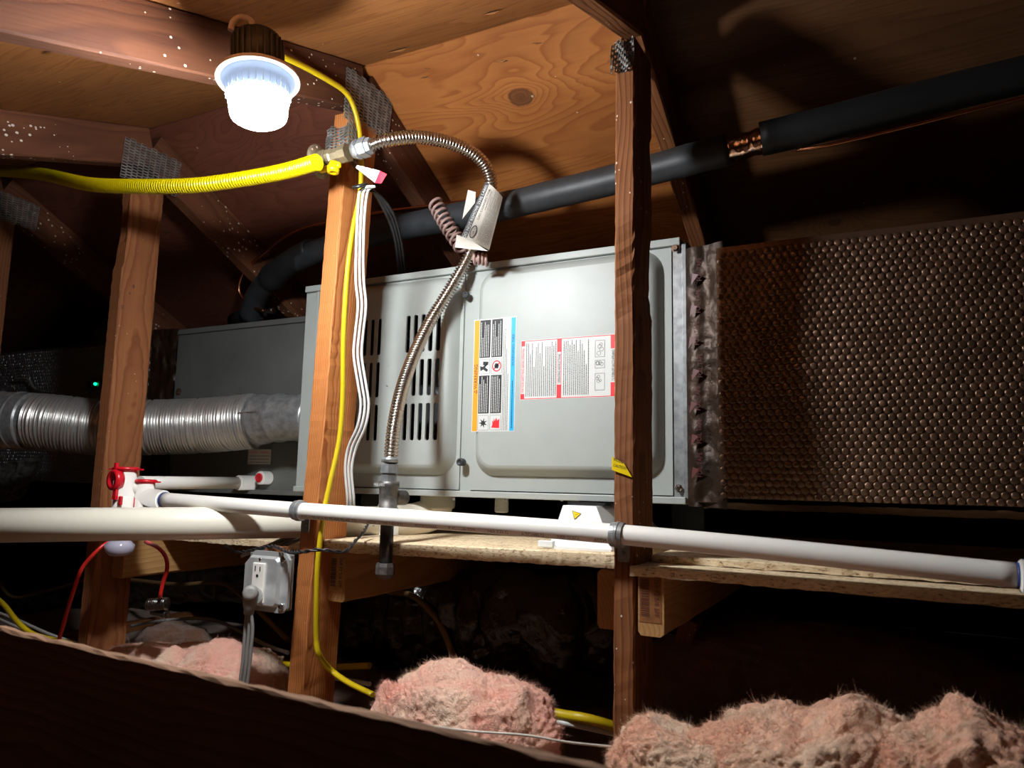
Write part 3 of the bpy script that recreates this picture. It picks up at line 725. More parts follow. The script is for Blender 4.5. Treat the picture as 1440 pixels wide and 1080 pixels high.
# ---------------------------------------------------------------- coil cabinet
coil=thing('coil_cabinet','dark grey evaporator coil cabinet left of the furnace behind the silver flex duct','coil cabinet',(-1.5,1.4,-.04))
mb=MB(); xbox(mb,-1.79,-1.197,1.40,1.62,-.036,.40,0,.002); mb.build('casing',M['coil'],coil)
mb=MB(); xbox(mb,-1.79,-1.197,1.393,1.40,.388,.402,0,.001); mb.build('edge_trim',M['coil'],coil); mb=MB(); xbox(mb,-1.79,-1.197,1.385,1.40,-.045,-.034,0,.001); mb.build('edge_trim',M['coil'],coil)
mb=MB(); q0=P(350,632,Y=1.3985); q1=P(380,653,Y=1.3985); xbox(mb,q0.x,q1.x,1.3975,1.3999,q1.z,q0.z); lb=mb.build('small_label',M['paper'],coil)
mb=MB(); w_=q1.x-q0.x
text(mb,'MODEL 7 SERIAL',(q0.x+.004,1.3972,q0.z-.010),(1,0,0),(0,0,1),.006,0,width=w_-.008)
for k in range(3): quad(mb,q0.x+.004,q1.x-.004,q0.z-.016-.008*k-.0015,q0.z-.016-.008*k,1.3972,1)
mb.build('label_print',[M['redprint'],M['ink_soft']],lb)
q=P(370,672,Y=1.38); mb=MB(); cyl(mb,q+Vector((0,.02,0)),q+Vector((0,-.012,0)),.0165,24,ch=.002); mb.build('drain_port',M['pvc2'],coil)
mb=MB(); lathe(mb,q+Vector((-.001,-.012,0)),(0,-1,0),[(0,.0115),(.002,.0115),(.004,.010),(.004,.006),(.003,.006)],20); mb.build('port_plug',M['red'],coil)
hexs(252,551,1.40,coil,.008)
# foil seam tape at the left edge of the coil
def sheetgrid(mb,O,A,B,nx,ny,f,mi=0,smooth=True):
    O=Vector(O);A=Vector(A);B=Vector(B);Nn=A.cross(B).normalized(); vs_=[]
    for i in range(nx+1):
        for j in range(ny+1): vs_.append(O+A*(i/nx)+B*(j/ny)+Nn*f(i/nx,j/ny))
    fs=[(i*(ny+1)+j,(i+1)*(ny+1)+j,(i+1)*(ny+1)+j+1,i*(ny+1)+j+1) for i in range(nx) for j in range(ny)]
    mb.add(vs_,fs,mi,None,smooth); return mb
def crum(a,b,s,seed): 
    v=Vector((a*s,b*s,seed)); return abs(noise.noise(v))*1.0+abs(noise.noise(v*2.3))*.5+abs(noise.noise(v*5.1))*.25
def bubble_duct(name,label,x0,x1,y0,y1,z0,z1,pitch,fm='foil',seed=1):
    th=thing(name,label,'insulated duct',((x0+x1)/2,y0,z0))
    mb=MB()
    def fy(x,z): return y0+.008*noise.noise(Vector((x*3,z*3,seed)))-.004*math.sin((z-z0)/(z1-z0)*PI)
    # body shell
    nx,nz=60,24; vs_=[];fs=[]
    for i in range(nx+1):
        x=x0+(x1-x0)*i/nx
        ring_=[(x,fy(x,z0+(z1-z0)*j/nz)+.0005,z0+(z1-z0)*j/nz) for j in range(nz+1)]+[(x,y1,z1+.0),(x,y1,z0)]
        vs_+=ring_
    m=nz+3
    for i in range(nx):
        for k in range(m): fs.append((i*m+k,(i+1)*m+k,(i+1)*m+(k+1)%m,i*m+(k+1)%m))
    fs.append(tuple(range(m))); fs.append(tuple(nx*m+k for k in reversed(range(m))))
    mb.add(vs_,fs,0,None,False); mb.build('foil_wrap',M[fm],th)
    bb=MB(); r=pitch*.47; rows=int((z1-z0)/(pitch*.866)); cols=int((x1-x0)/pitch); rnd=random.Random(seed)
    K=9
    vs_=[];fs=[]
    for j in range(rows):
        for i in range(cols):
            cx=x0+pitch*(i+.5+(j%2)*.5); cz=z0+pitch*.866*(j+.5)+.0015*noise.noise(Vector((cx*8,0,seed)))
            if cx>x1-r or cz>z1-r: continue
            cy=fy(cx,cz); h=r*rnd.uniform(.20,.38); o=len(vs_); tx,tz=rnd.uniform(-.3,.3),rnd.uniform(-.3,.3)
            for q,hq in ((1,0),(.93,.75),(.74,1.0)):
                for k in range(K):
                    a=2*PI*k/K; dx,dz=math.cos(a)*r*q,math.sin(a)*r*q
                    vs_.append((cx+dx,cy-h*hq*(1+tx*math.cos(a)+tz*math.sin(a)),cz+dz))
            vs_.append((cx,cy-h,cz)); 
            for L in range(2):
                for k in range(K): fs.append((o+L*K+k,o+L*K+(k+1)%K,o+(L+1)*K+(k+1)%K,o+(L+1)*K+k))
            for k in range(K): fs.append((o+2*K+k,o+2*K+(k+1)%K,o+3*K))
    bb.add(vs_,fs,0,None,True); b_=bb.build('bubbles',M[fm],th); b_['kind']='stuff'
    return th
dR=bubble_duct('insulated_duct','bubble foil wrapped supply duct filling the right side beside the furnace',-.262,.62,1.243,1.60,-.020,.398,.0118,seed=3)
# tape band joining duct and furnace
mb=MB(); sheetgrid(mb,(-.318,1.262,-.035),(.068,-.016,0),(0,0,.445),26,140,lambda a,b: .006*crum(a*.5,b*3,2.2,4)+.003*math.sin(a*9),0)
mb.build('foil_tape_band',M['tapefoil'],dR,'crumpled brown reflecting tape')
mb=MB(); rnd=random.Random(9)
for k in range(7):
    z=.01+k*.055; x=-.312+rnd.uniform(0,.006); y_=1.245
    mb.add([(x,y_,z),(x+.014,y_-.004,z+.016),(x+.003,y_-.001,z+.020)],[(0,1,2)]); 
    text(mb,'FOIL TAPE',(x+.02,y_-.008,z+.004),(0,0,1),(-1,0,0),.008,width=.04)
mb.build('tape_print',M['tapered'],dR)['kind']='stuff'
mb=MB(); sheetgrid(mb,(-.30,1.246,-.028),(.92,0,0),(0,.05,-.012),160,5,lambda a,b:.004*crum(a*9,b,3,8),0); mb.build('bottom_fold',M['tapepaper'] if 'tapepaper' in M else M['foil'],dR)
dL=bubble_duct('insulated_duct','dark bubble foil wrapped return duct left of the coil, behind the left post',-3.3,-1.845,1.385,1.62,-.03,.385,.0118,fm='foil_left_lit',seed=8)
mb=MB(); sheetgrid(mb,(-1.865,1.378,-.04),(.085,.016,0),(0,0,.445),20,90,lambda a,b:.012*crum(a,b*3,3,14),0); mb.build('foil_tape_band',M['tapedark'] if 'tapedark' in M else M['tapefoil'],dL)

# ---------------------------------------------------------------- silver flexible vent duct
vd=thing('flexible_vent_duct','ribbed silver aluminium vent duct running behind the left post to the furnace','vent duct',(-1.6,1.28,.07))
pts=[P(-90,588,D=1.80),P(0,591,D=1.80),P(70,594,D=1.79),P(140,601,D=1.81),P(210,601,D=1.83),P(290,598,D=1.84),P(358,592,D=1.83)]
path,L=resample(smooth_path(pts,10),.0013)
sec0=[i for i in range(len(path))]
s0=int(len(path)*.33)
def ribs(i,s):
    a=i*.0013; r=.0655+.0032*math.sin(a*2*PI/.0070)
    k=(a%.0375)/.0375
    if k>.90: r-=.0035
    return r
mb=MB(); sweep(mb,path[s0:],lambda i,s:ribs(i,s),40); mb.build('ribbed_tube',M['alu'],vd)
mb=MB(); sweep(mb,path[:s0+4],lambda i,s:.069+(.002 if (i%40)<3 else 0)-(.006 if s>.93 else 0),40); mb.build('collar',M['galv'],vd)
p0=P(352,592,D=1.83); p1=P(388,588,D=1.79); p2=P(442,588,D=1.74)
mb=MB(); pth=smooth_path([p0,p1,p2],12); sweep(mb,pth,lambda i,s:(.066 if s<.08 else .060-.008*s+(.003 if i in (6,7,13,14,20) else 0)),40); mb.build('elbow',M['galv'],vd,'galvanised segmented elbow')
mb=MB()
for k in range(26):
    q=p0.lerp(p1,k/25*.95); 
    lathe(mb,q+Vector((0.0,-.0595,.012)),(0,-1,0),[(0,.0016),(.0012,.0012)],6)
mb.build('seam_rivets',M['chrome'],vd)
hexs(20,612,1.13,vd,.006)

# ---------------------------------------------------------------- pipes
def pipe(mb,pts,r,n=24,mi=0,sm=8): return sweep(mb,smooth_path(pts,sm),r,n,mi)
# big cream vent pipe with elbow into the furnace
big=thing('cream_vent_pipe','thick cream pvc pipe passing before the left post, elbow up into the furnace','pipe',(-1.2,1.1,-.13))
R2=.0302
A0=P(-60,740,D=1.30); A1=P(556,733,Y=1.26)
A0=P(-120,740,D=1.275); 
mb=MB(); cyl(mb,A0,A1,R2,40); mb.build('straight_pipe',M['pvc'],big)
dpx=(A1-A0).normalized()
mb=MB(); cyl(mb,A1-dpx*.035,A1+dpx*.004,.0355,40,ch=.002)
E0=A1; E3=P(616,690,Y=1.325)
mb2=[E0,E0+dpx*.03+Vector((0,0,.001)),Vector((E3.x-.012,E3.y-.002,E0.z+.016)),Vector((E3.x,E3.y,E0.z+.045)),Vector((E3.x,E3.y,FZ0+.002))]
sweep(mb,smooth_path(mb2,10),.034,36); cyl(mb,Vector((E3.x,E3.y,FZ0-.028)),Vector((E3.x,E3.y,FZ0)),.0365,36,ch=.002)
mb.build('elbow',M['pvc'],big)
mb=MB(); 
for k in range(3): text(mb,'SCH 40',A1-dpx*.028+Vector((0.004*k,-.0362,.012-.0*k)),(0,0,-1),(1,0,0),.004,width=.02)
mb.build('pipe_print',M['ink_soft'],big)
# condensate line strapped to the posts
cond=thing('condensate_pipe','long thin white pvc drain pipe strapped across the posts under the furnace','pipe',(-.6,1.02,-.08))
cp=[P(232,703,Y=1.012),P(430,718.5,Y=1.02),P(870,751.5,Y=1.02),P(1436,810,Y=1.02)]
rc=.0142
mb=MB(); sweep(mb,[q for q in resample(smooth_path(cp,12),.02)[0]],rc,28); mb.build('straight_pipe',M['pvc2'],cond)
mb=MB(); d_=(cp[3]-cp[2]).normalized(); cyl(mb,cp[3]-d_*.002,cp[3]+d_*.06,.0185,28,ch=.002); cyl(mb,cp[3]+d_*.05,cp[3]+d_*.55,.0142,28); mb.build('coupling',M['pvc2'],cond)
mb=MB(); cyl(mb,cp[3]-d_*.0045,cp[3]-d_*.001,.0146,28); mb.build('primer_ring',M['primer'],cond)
pth,_=resample(smooth_path(cp,12),.004)
def onpipe(s,ang,r=rc+.0002):
    i=min(len(pth)-2,max(0,int(s/.004))); t=s/.004-i; q=pth[i].lerp(pth[i+1],t); d=(pth[i+1]-pth[i]).normalized()
    n0=Vector((0,-1,0)); n0=(n0-d*n0.dot(d)).normalized(); b0=d.cross(n0); 
    if b0.z<0: b0=-b0
    return q+n0*(r*math.cos(ang))+b0*(r*math.sin(ang))
mb=MB(); s=.36
for wds in ('PVC 1120 SCH 40 PR 450 PSI AT 73F','ASTM D1785 NSF PW','ASTM D2665','PVC-1120 SDR','NSF PW G','A SCH40 U','NSF DWV','ASTM IN'):
    h=.0062; v,f=text_tris(wds); wd=max(a for a,_ in v)*h*.9
    mb.add([onpipe(s+a*h*.9,-.95+(b*h)/rc) for a,b in v],f,0); s+=wd+.022
mb.build('pipe_print',M['ink_soft'] ,cond)['kind']='stuff'
# straps
def strap(px,py,label):
    c=P(px,py,Y=1.02); th=thing('pipe_strap',label,'pipe strap',c+Vector((0,0,-.03)),'galvanised straps holding the drain pipe')
    d=(cp[3]-cp[2]).normalized(); mb=MB(); prof=[(-.009,.0152),(-.009,.0172),(-.003,.0176),(-.002,.0186),(.002,.0186),(.003,.0176),(.009,.0172),(.009,.0152)]
    lathe(mb,c,d,prof,32,0,False); mb.build('band',M['galv'],th)
    mb=MB(); b0=c+Vector((.004,.012,-.0165)); prism(mb,rrect(-.009,.009,-.022,.004,.004,3),b0,(1,0,0),(0,0,1),(0,.002,0)); mb.build('tab',M['galv'],th)
    mb=MB(); lathe(mb,b0+Vector((0,0,-.012)),(0,-1,0),[(0,.0055),(.002,.0055),(.0035,.004),(.0035,.001)],16); mb.build('screw',M['galv_dull'],th)
strap(421,718,'galvanised strap holding the drain pipe to the orange middle post')
strap(869,752,'galvanised strap holding the drain pipe to the scarred right post')
# pipe from coil to trap and the trap itself
trap=thing('condensate_trap','white pvc drain trap with red caps beside the left post','drain trap',P(190,740,Y=1.0))
c1=P(197,679,Y=1.05); c2=P(335,679,Y=1.355); c3=P(357,679,Y=1.40)
mb=MB(); cyl(mb,c1,c2,.0142,28); mb.build('coil_pipe',M['pvc2'],trap)
mb=MB(); dq=(c3-c2).normalized(); cyl(mb,c2-dq*.002,c2+dq*.05,.0185,28,ch=.002); cyl(mb,c2+dq*.05,c3+dq*.01,.0165,24); mb.build('adapter',M['galv_pvc'] if 'galv_pvc' in M else M['clearpvc2'] if 'clearpvc2' in M else M['pvc2'],trap)
mb=MB(); cyl(mb,c2-dq*.006,c2-dq*.002,.0146,28); mb.build('primer_ring',M['primer'],trap)
ct=P(203,700,Y=1.012)
mb=MB(); cyl(mb,ct+Vector((0,0,-.075)),ct+Vector((0,0,.030)),.0182,28,ch=.002)
cyl(mb,ct+Vector((0,0,.002)),ct+(cp[0]-ct)*.95+Vector((0,0,0)),.0185,28,ch=.002)
mb.build('drain_tee',M['pvc2'],trap)
mb=MB(); qq=ct+(cp[0]-ct)*.95; dq=(cp[1]-cp[0]).normalized(); cyl(mb,qq,qq+dq*.004,.0150,28); mb.build('primer_ring',M['primer'],trap)
def redcap(c,r,tabdir):
    mb=MB(); lathe(mb,c,(0,0,1),[(-.004,r*1.02),(0,r*1.05),(0,r*1.25),(.004,r*1.25),(.006,r*1.05),(.006,.002)],30)
    t_=Vector(tabdir).normalized(); 
    for sgn in (-1,1): box(mb,c+t_*(sgn*r*1.45)+Vector((0,0,.001)),(r*.7,.008,.003),(t_,Vector((0,0,1)).cross(t_),Vector((0,0,1))))
    return mb
cc=P(174,700,Y=.985)
mb=MB(); cyl(mb,cc+Vector((0,0,-.030)),cc+Vector((0,0,.055)),.0200,30,ch=.002); cyl(mb,cc+Vector((0,0,.002)),cc+Vector((0,0,.050)),.0215,30,ch=.002)
cyl(mb,cc+Vector((0,0,.02)),ct+Vector((0,0.01,.02)),.0165,24)
mb.build('cleanout_tee',M['pvc2'],trap)
mb=MB(); cyl(mb,cc+Vector((0,0,-.045)),cc+Vector((0,0,-.03)),.0175,28); cyl(mb,cc+Vector((0,0,-.095)),cc+Vector((0,0,-.045)),.0165,28)
lathe(mb,cc+Vector((0,0,-.1145)),(0,0,1),[(0,.006),(.002,.018),(.010,.026),(.022,.028),(.032,.018)],28)
mb.build('clear_trap_bulb',M['clearpvc'],trap,'milky clear bulb hanging below the cream pipe')
redcap(cc+Vector((0,0,.0555)),.0205,(1,.3,0)).build('red_cap',M['red'],trap)
redcap(ct+Vector((0,0,.031)),.0175,(1,.3,0)).build('red_cap',M['red'],trap)
# side loop cap hanging from its strap
sc_=P(161,675,Y=.962); mb=MB(); vdir=(Vector((0,0,0))-sc_); vdir.z=0; vdir=(vdir.normalized()+Vector((-.9,0,0))).normalized()
lathe(mb,sc_,vdir,[(-.010,.010),(-.010,.0205),(0,.0215),(.006,.0195),(.006,.0125),(-.004,.0115),(-.004,.002)],30)
box(mb,sc_+Vector((.002,0,.026)),(.007,.006,.016)); box(mb,sc_+Vector((.006,0,-.028)),(.010,.006,.020)); box(mb,sc_+Vector((.018,.004,-.040)),(.008,.006,.018),None,0,.002)
mb.build('side_cap',M['red'],trap,'red ring shaped side cap')
mb=MB(); cyl(mb,P(191,719,Y=1.0),P(193,700,Y=1.0),.006,14); mb.build('cap_strap',M['red'],trap)

# ---------------------------------------------------------------- gas line
yh=thing('yellow_gas_hose','thick ribbed yellow gas hose running from the left edge to the middle post','gas hose',(-1.2,.95,.55))
hp=[P(-70,236,D=1.98),P(0,240,D=1.85),P(60,245,D=1.70),P(125,259,D=1.53),P(190,262,D=1.45),P(270,261,D=1.40),P(340,252,D=1.37),P(400,241,D=1.335),P(446,228,D=1.29)]
path,L=resample(smooth_path(hp,10),.0011)
mb=MB(); sweep(mb,path,lambda i,s:.0132+.0013*math.sin(i*.0011*2*PI/.0058),20); mb.build('ribbed_jacket',M['yellow'],yh)
e0=P(450,227,Y=.982); e1=P(520,205,Y=.985); dg=(e1-e0).normalized()
gf=thing('gas_shutoff_fitting','brass flange, shutoff valve and yellow handle on the middle post','gas valve',e0)
Lg=(e1-e0).length
mb=MB(); lathe(mb,e0-dg*.004,dg,[(0,.0145),(0,.0310),(.004,.0310),(.004,.0150)],36); 
flg=mb.build('flange',M['brass'],gf)
a_,b_,_=frame(dg); mb=MB()
for k in range(10):
    t=2*PI*k/10; 
    lathe(mb,e0-dg*.0048+(a_*math.cos(t)+b_*math.sin(t))*.0255,-dg,[(0,.0022),(.0006,.0022)],8)
    lathe(mb,e0-dg*.0004+(a_*math.cos(t)+b_*math.sin(t))*.0255,dg,[(0,.0022),(.0006,.0022)],8)
mb.build('bolt_holes',M['paperdark'] if 'paperdark' in M else M['lamprim'],flg)
mb=MB(); lathe(mb,e0+dg*.002,dg,[(0,.0175),(.014,.0175),(.014,.0160),(.0165,.0160)],6,0,False)
lathe(mb,e0+dg*.018,dg,[(0,.0140),(.004,.0165),(.010,.0165),(.013,.0145),(.028,.0140),(.030,.0165),(.046,.0165)],8,0,False)
mb.build('valve_body',M['brass'],gf)
mb=MB(); lathe(mb,e0+dg*(Lg-.028),dg,[(0,.0175),(.006,.0175),(.006,.0150),(.010,.0150),(.010,.0180),(.024,.0180),(.024,.0150),(.032,.0140)],6,0,False)
lathe(mb,e0+dg*(Lg-.034),dg,[(0,.0150),(.008,.0175),(.010,.0175)],20)
mb.build('flare_nut',M['galv'],gf,'zinc flare nut with white sealant')
hc=e0+dg*.030+Vector((0,-.010,-.022))
mb=MB(); box(mb,hc+Vector((.004,0,-.002)),(.044,.010,.010),(dg,dg.cross(Vector((0,0,1))).normalized(),Vector((0,0,1))),0,.003)
lathe(mb,hc+Vector((.012,0,.006)),(0,-.1,-1),[(0,.008),(.014,.011),(.020,.010),(.020,.004),(.016,.004)],20)
box(mb,hc+Vector((-.016,0,-.004)),(.012,.012,.006),None,0,.002)
mb.build('valve_handle',M['yellowtag'],gf,'yellow valve handle')
# paper tag of the valve
tg=thing('hang_tag','small white paper tag with red end hanging from the gas valve','tag',P(505,235,D=1.22))
q=[P(502,232,D=1.225),P(500,236,D=1.22),P(527,257,D=1.205),P(534,240,D=1.20)]
mb=MB(); sf=lambda pts_,th_=Vector((0,.0006,0)): (pts_+[p_+th_ for p_ in pts_],[(0,1,2,3),(7,6,5,4),(0,4,5,1),(1,5,6,2),(2,6,7,3),(3,7,4,0)])
mb.add(*sf(q)); tgp=mb.build('tag_paper',M['tagpaper'],tg)
q=[P(534,240,D=1.20),P(527,257,D=1.205),P(536,258,D=1.195),P(544,245,D=1.19)]
mb=MB(); mb.add(*sf(q)); mb.build('red_end',M['red'],tg)
mb=MB(); A_=(P(531,248,D=1.20)-P(512,237,D=1.212)); 
for k in range(3): text(mb,('HANDLE OFF','CLOSE VALVE','GAS COCK')[k],P(511,237,D=1.2115)+Vector((0,-.0012,.002-.0045*k)),A_,Vector((0,0,1)),.0028,width=.020)
mb.build('tag_print',M['ink_soft'],tgp)
# stainless flexible connector
fc=thing('gas_connector','long corrugated stainless gas connector arching down in front of the furnace','gas connector',(-.9,1.15,0))
fp=[e1,P(545,197,Y=1.00),P(590,193,Y=1.05),P(640,203,Y=1.11),P(675,224,Y=1.16),P(690,252,Y=1.195),P(686,290,Y=1.22),P(672,330,Y=1.232),P(655,368,Y=1.236),P(632,408,Y=1.222),P(605,452,Y=1.195),P(582,500,Y=1.15),P(565,548,Y=1.10),P(554,600,Y=1.065),P(549,650,Y=1.0475)]
path,L=resample(smooth_path(fp,10),.00105)
mb=MB(); sweep(mb,path,lambda i,s:.0106+.0022*math.sin(i*.00105*2*PI/.0063),20); mb.build('corrugated_tube',M['stainless'],fc)
def at_depth(x,y,d): return P(x,y,D=d)
n0=P(548,652,Y=1.0475); dz=Vector((0,0,-1))
mb=MB(); lathe(mb,n0+Vector((0,0,.010)),dz,[(0,.0145),(.008,.0145)],20); lathe(mb,n0+Vector((0,0,-.001)),dz,[(0,.0155),(.0150,.0165),(.0150,.013),(.018,.013),(.018,.0150),(.030,.0150)],6,0,False); mb.build('flare_nut',M['galv'],fc)
# drip leg
dl=thing('drip_leg','black iron drip leg with capped nipple hanging below the gas connector','gas pipe',P(543,815,Y=1.0475))
t0=n0+Vector((0,0,-.036))
mb=MB(); lathe(mb,t0+Vector((0,0,.006)),dz,[(0,.0180),(.010,.0185),(.010,.0160),(.045,.0155),(.045,.0180),(.060,.0180)],24); cyl(mb,t0+Vector((0,0,-.022)),t0+Vector((.004,.040,-.022)),.013,20)
tee=mb.build('cast_tee',M['castiron'],dl,'grey cast iron tee')
mb=MB(); text(mb,'MALLEABLE',t0+Vector((-.017,-.0185,-.002)),(1,0,0),(0,0,1),.005,width=.022); mb.build('tee_print',M['white'],tee)
b2=P(543,795,Y=1.0475); b2.x=t0.x; t0.y=b2.y
mb=MB(); cyl(mb,t0+Vector((0,0,-.05)),b2,.0115,24); mb.build('nipple',M['blackiron'],dl)
mb=MB(); lathe(mb,b2+Vector((0,0,.004)),dz,[(0,.0150),(.006,.0165),(.018,.0165),(.022,.014),(.026,.011)],8,0,False); mb.build('end_cap',M['castiron'],dl)

# label on the connector
lt=thing('connector_label','curled paper label tied round the gas connector above the furnace','label',P(680,350,Y=1.18))
# curled sheet: lower-left corner at (645,338) ... built as a bowed strip
TL=P(683,256,Y=1.165); BL=P(647,336,Y=1.165); TR=P(707,278,Y=1.195); BR=P(688,352,Y=1.195); mid=Vector((-.010,-.030,0))
def lab_pt(u,v,off=0.0):
    p=(BL.lerp(TL,v)).lerp(BR.lerp(TR,v),u); n=Vector((.5,-.87,.0))
    return p+n*(.009*math.sin(PI*(u*.9+.05))+off)
mb=MB(); vs_=[];fs=[];nu,nv=14,10
for k,off in enumerate((0,-.0007)):
    for i in range(nu+1):
        for j in range(nv+1): vs_.append(lab_pt(i/nu,j/nv,off))
NN=(nu+1)*(nv+1)
for i in range(nu):
    for j in range(nv):
        a=i*(nv+1)+j; fs.append((a,a+nv+1,a+nv+2,a+1)); fs.append((NN+a,NN+a+1,NN+a+nv+2,NN+a+nv+1))
mb.add(vs_,fs,0,None,True)
lp=mb.build('label_sheet',M['paper'],lt)
mb=MB(); vs_=[lab_pt(i/4*.20,j/6,.0006) for i in range(5) for j in range(7)]; mb.add(vs_,[(i*7+j,(i+1)*7+j,(i+1)*7+j+1,i*7+j+1) for i in range(4) for j in range(6)],0)
mb.build('black_band',M['ink'],lp)
def lab_text(mb,s,u0,v0,h,wd,mi=0,off=.0012):
    v,f=text_tris(s); W=max(a for a,_ in v)
    # reads upwards along v, glyph tops toward -u
    mb.add([lab_pt(u0-b*h,v0+a*wd/W,off) for a,b in v],f,mi)
mb=MB(); lab_text(mb,'DO NOT REMOVE THIS LABEL',.165,.03,.11,.94,1); lab_text(mb,'GAS CONNECTOR',.36,.38,.09,.55,0)
lab_text(mb,'APPLIANCE SETTINGS',.46,.58,.05,.34,0)
for k in range(9):
    lab_text(mb,('FOR CONNECTION AND MOVEMENT','AFTER INSTALLATION OF GAS','NOT FOR USE ON APPLIANCES','USE ONLY NEW NUTS FITTINGS')[k%4],.54+k*.048,.05+.01*(k%3),.026,(.8,.7,.88,.6)[k%4],2 if k in (1,2) and False else 0)
# oval certification mark
ov=[(math.cos(k*PI/10),math.sin(k*PI/10)) for k in range(20)]
mb.add([lab_pt(.33+.11*b,.17+.115*a,.0012) for a,b in ov]+[lab_pt(.33+.08*b,.17+.095*a,.0012) for a,b in ov],[(i,(i+1)%20,(i+1)%20+20,i+20) for i in range(20)],0)
lab_text(mb,'CSA 12',.37,.10,.08,.15,0)
mb.build('label_print',[M['ink'],M['white'],M['redprint']],lp)
# folded lower flap and back leaf
mb=MB(); q=[P(642,330,Y=1.155),P(640,348,Y=1.155),P(686,353,Y=1.150),P(660,336,Y=1.150)]; mb.add(*sf(q)); mb.build('label_flap',M['paper'],lt)
mb=MB(); q=[P(658,267,Y=1.20),P(650,308,Y=1.20),P(668,285,Y=1.20),P(669,270,Y=1.20)]; mb.add(*sf(q)); mb.build('label_leaf',M['paper'],lt)
# spring-coiled whip
sw_=thing('coiled_wire','mauve coiled wire springing beside the gas connector label','coiled wire',P(670,362,D=1.4))
def helix(pts,turns,r,rw,name,n=14):
    ax=smooth_path(pts,20); N=turns*n; path=[]
    T=(ax[-1]-ax[0]).normalized(); a,b,_=frame(T)
    for i in range(N+1):
        s=i/N*(len(ax)-1); j=min(int(s),len(ax)-2); c=ax[j].lerp(ax[j+1],s-j); t=2*PI*i/n
        path.append(c+a*(r*math.cos(t))+b*(r*math.sin(t)))
    mb=MB(); sweep(mb,path,rw,8); return mb.build(name,M['coilcord'],sw_)
helix([P(611,284,Y=1.26),P(622,305,Y=1.26),P(634,325,Y=1.26),P(650,348,Y=1.26)],9,.0145,.0032,'wire_coil')
helix([P(664,364,D=1.42),P(676,364,D=1.42),P(686,367,D=1.42)],4,.0095,.0028,'wire_coil')

# ---------------------------------------------------------------- refrigerant lines
ls=thing('refrigerant_line','thick black foam insulated refrigerant line crossing under the roof to the coil','insulated pipe',(-.6,1.2,.5))
main=[(1026,210,1.23,.0260),(975,223,1.23,.0270),(920,238,1.24,.0270),(850,256,1.25,.0275),(780,273,1.26,.0275),(700,292,1.28,.0285),(620,309,1.30,.0290),(540,325,1.32,.0290),(470,345,1.345,.0280),(420,365,1.37,.0280),(385,388,1.40,.0290),(362,415,1.44,.0300),(352,446,1.47,.0310)]
def tube_px(name,rows,mat,parent,n=24,sm=6,wr=0.0,seed=1):
    c=[P(a,b,Y=y) for a,b,y,r in rows]; pa=smooth_path(c,sm); rr=[r for *_,r in rows]
    def rf(i,s):
        q=s*(len(rr)-1); j=min(int(q),len(rr)-2); r=rr[j]*(1-(q-j))+rr[j+1]*(q-j)
        return r*(1+wr*noise.noise(Vector((i*.35,seed,0))))
    mb=MB(); sweep(mb,pa,rf,n); return mb.build(name,M[mat],parent)
tube_px('foam_sleeve',main,'rubber2',ls,wr=.05)
tube_px('foam_sleeve',[(1070,196,1.21,.0275),(1150,177,1.22,.0278),(1260,149,1.235,.0278),(1360,124,1.25,.0278),(1520,84,1.27,.0278),(1900,-30,1.32,.0278)],'rubber',ls)
tube_px('silver_wrap',[(1020,212,1.23,.0215),(1050,204,1.22,.0212),(1080,195,1.21,.0212)],'copperfoil',ls,24,10,.12,4)
# torn black wraps around the bend
tube_px('tape_wrap',[(440,352,1.36,.031),(405,372,1.38,.032),(372,400,1.42,.033)],'rubber',ls,20,8,.25,7)
mb=MB(); cyl(mb,P(330,452,Y=1.49),P(365,438,Y=1.47),.024,16); mb.build('line_stub',M['rubber'],ls)
cl=thing('copper_tube','thin bare copper liquid tube running along the black insulated line','copper tube',(-.9,1.25,.45))
tube_px('bent_tube',[(372,438,1.44,.0050),(350,428,1.44,.0050),(336,408,1.43,.0050),(345,380,1.42,.0050),(375,354,1.40,.0050),(398,336,1.385,.0050),(430,321,1.36,.0050),(480,309,1.34,.0050),(540,298,1.32,.0050),(610,289,1.31,.0050),(680,281,1.30,.0050)],'copper',cl,12)
mb=MB(); q=P(372,438,Y=1.44); cyl(mb,q,q+Vector((.02,0,-.001)),.0055,12); cyl(mb,q+Vector((.02,0,0)),q+Vector((.034,0,.0)),.009,6); mb.build('brass_end',M['chrome'],cl)
cl2=thing('copper_tube','copper tube hanging just under the thick black line at upper right','copper tube',(0,1.17,.52))
tube_px('bent_tube',[(1120,211,1.225,.0030),(1170,203,1.215,.0030),(1260,182,1.225,.0030),(1360,157,1.235,.0030),(1440,137,1.245,.0030),(1540,112,1.25,.0030),(1900,15,1.29,.0030)],'copper',cl2,12)

# ---------------------------------------------------------------- cables
def cable(name,label,cat,pts,r,mat,group=None,flat=1.0,up=(0,0,1),n=10,part='sheath'):
    mb=MB(); sweep(mb,resample(smooth_path(pts,8),.008)[0],r,n,0,True,True,flat,up)
    return tag(mb.build(name,M[mat]),label,cat,group)
XS=-.9005
def onside(px,py,off=0.0):   # on the +X face of the middle post
    z=P(px,py,X=-.92).z; x=-.9425+.040*(z+.46)/1.15+.0185+.002+off+.004; return P(px,py,X=x)
cable('yellow_cable','yellow house cable clipped down the side of the orange middle post','cable',
  [P(395,78,X=-.888),P(428,94,X=-.893),P(462,113,X=-.893),P(486,130,X=-.893),P(499,155,X=-.893),P(507,195,X=-.893),onside(508,240,.0),onside(506,275),onside(497,320),onside(490,370),onside(486,420),onside(483,480),onside(482,560),onside(477,620),onside(464,680),onside(455,725),onside(447,790),onside(445,850),onside(445,900),onside(449,922,.004),P(465,942,D=1.36),P(490,960,D=1.33),P(525,977,D=1.28)],.0045,'yellowcable',flat=1.5,up=(0,1,0))
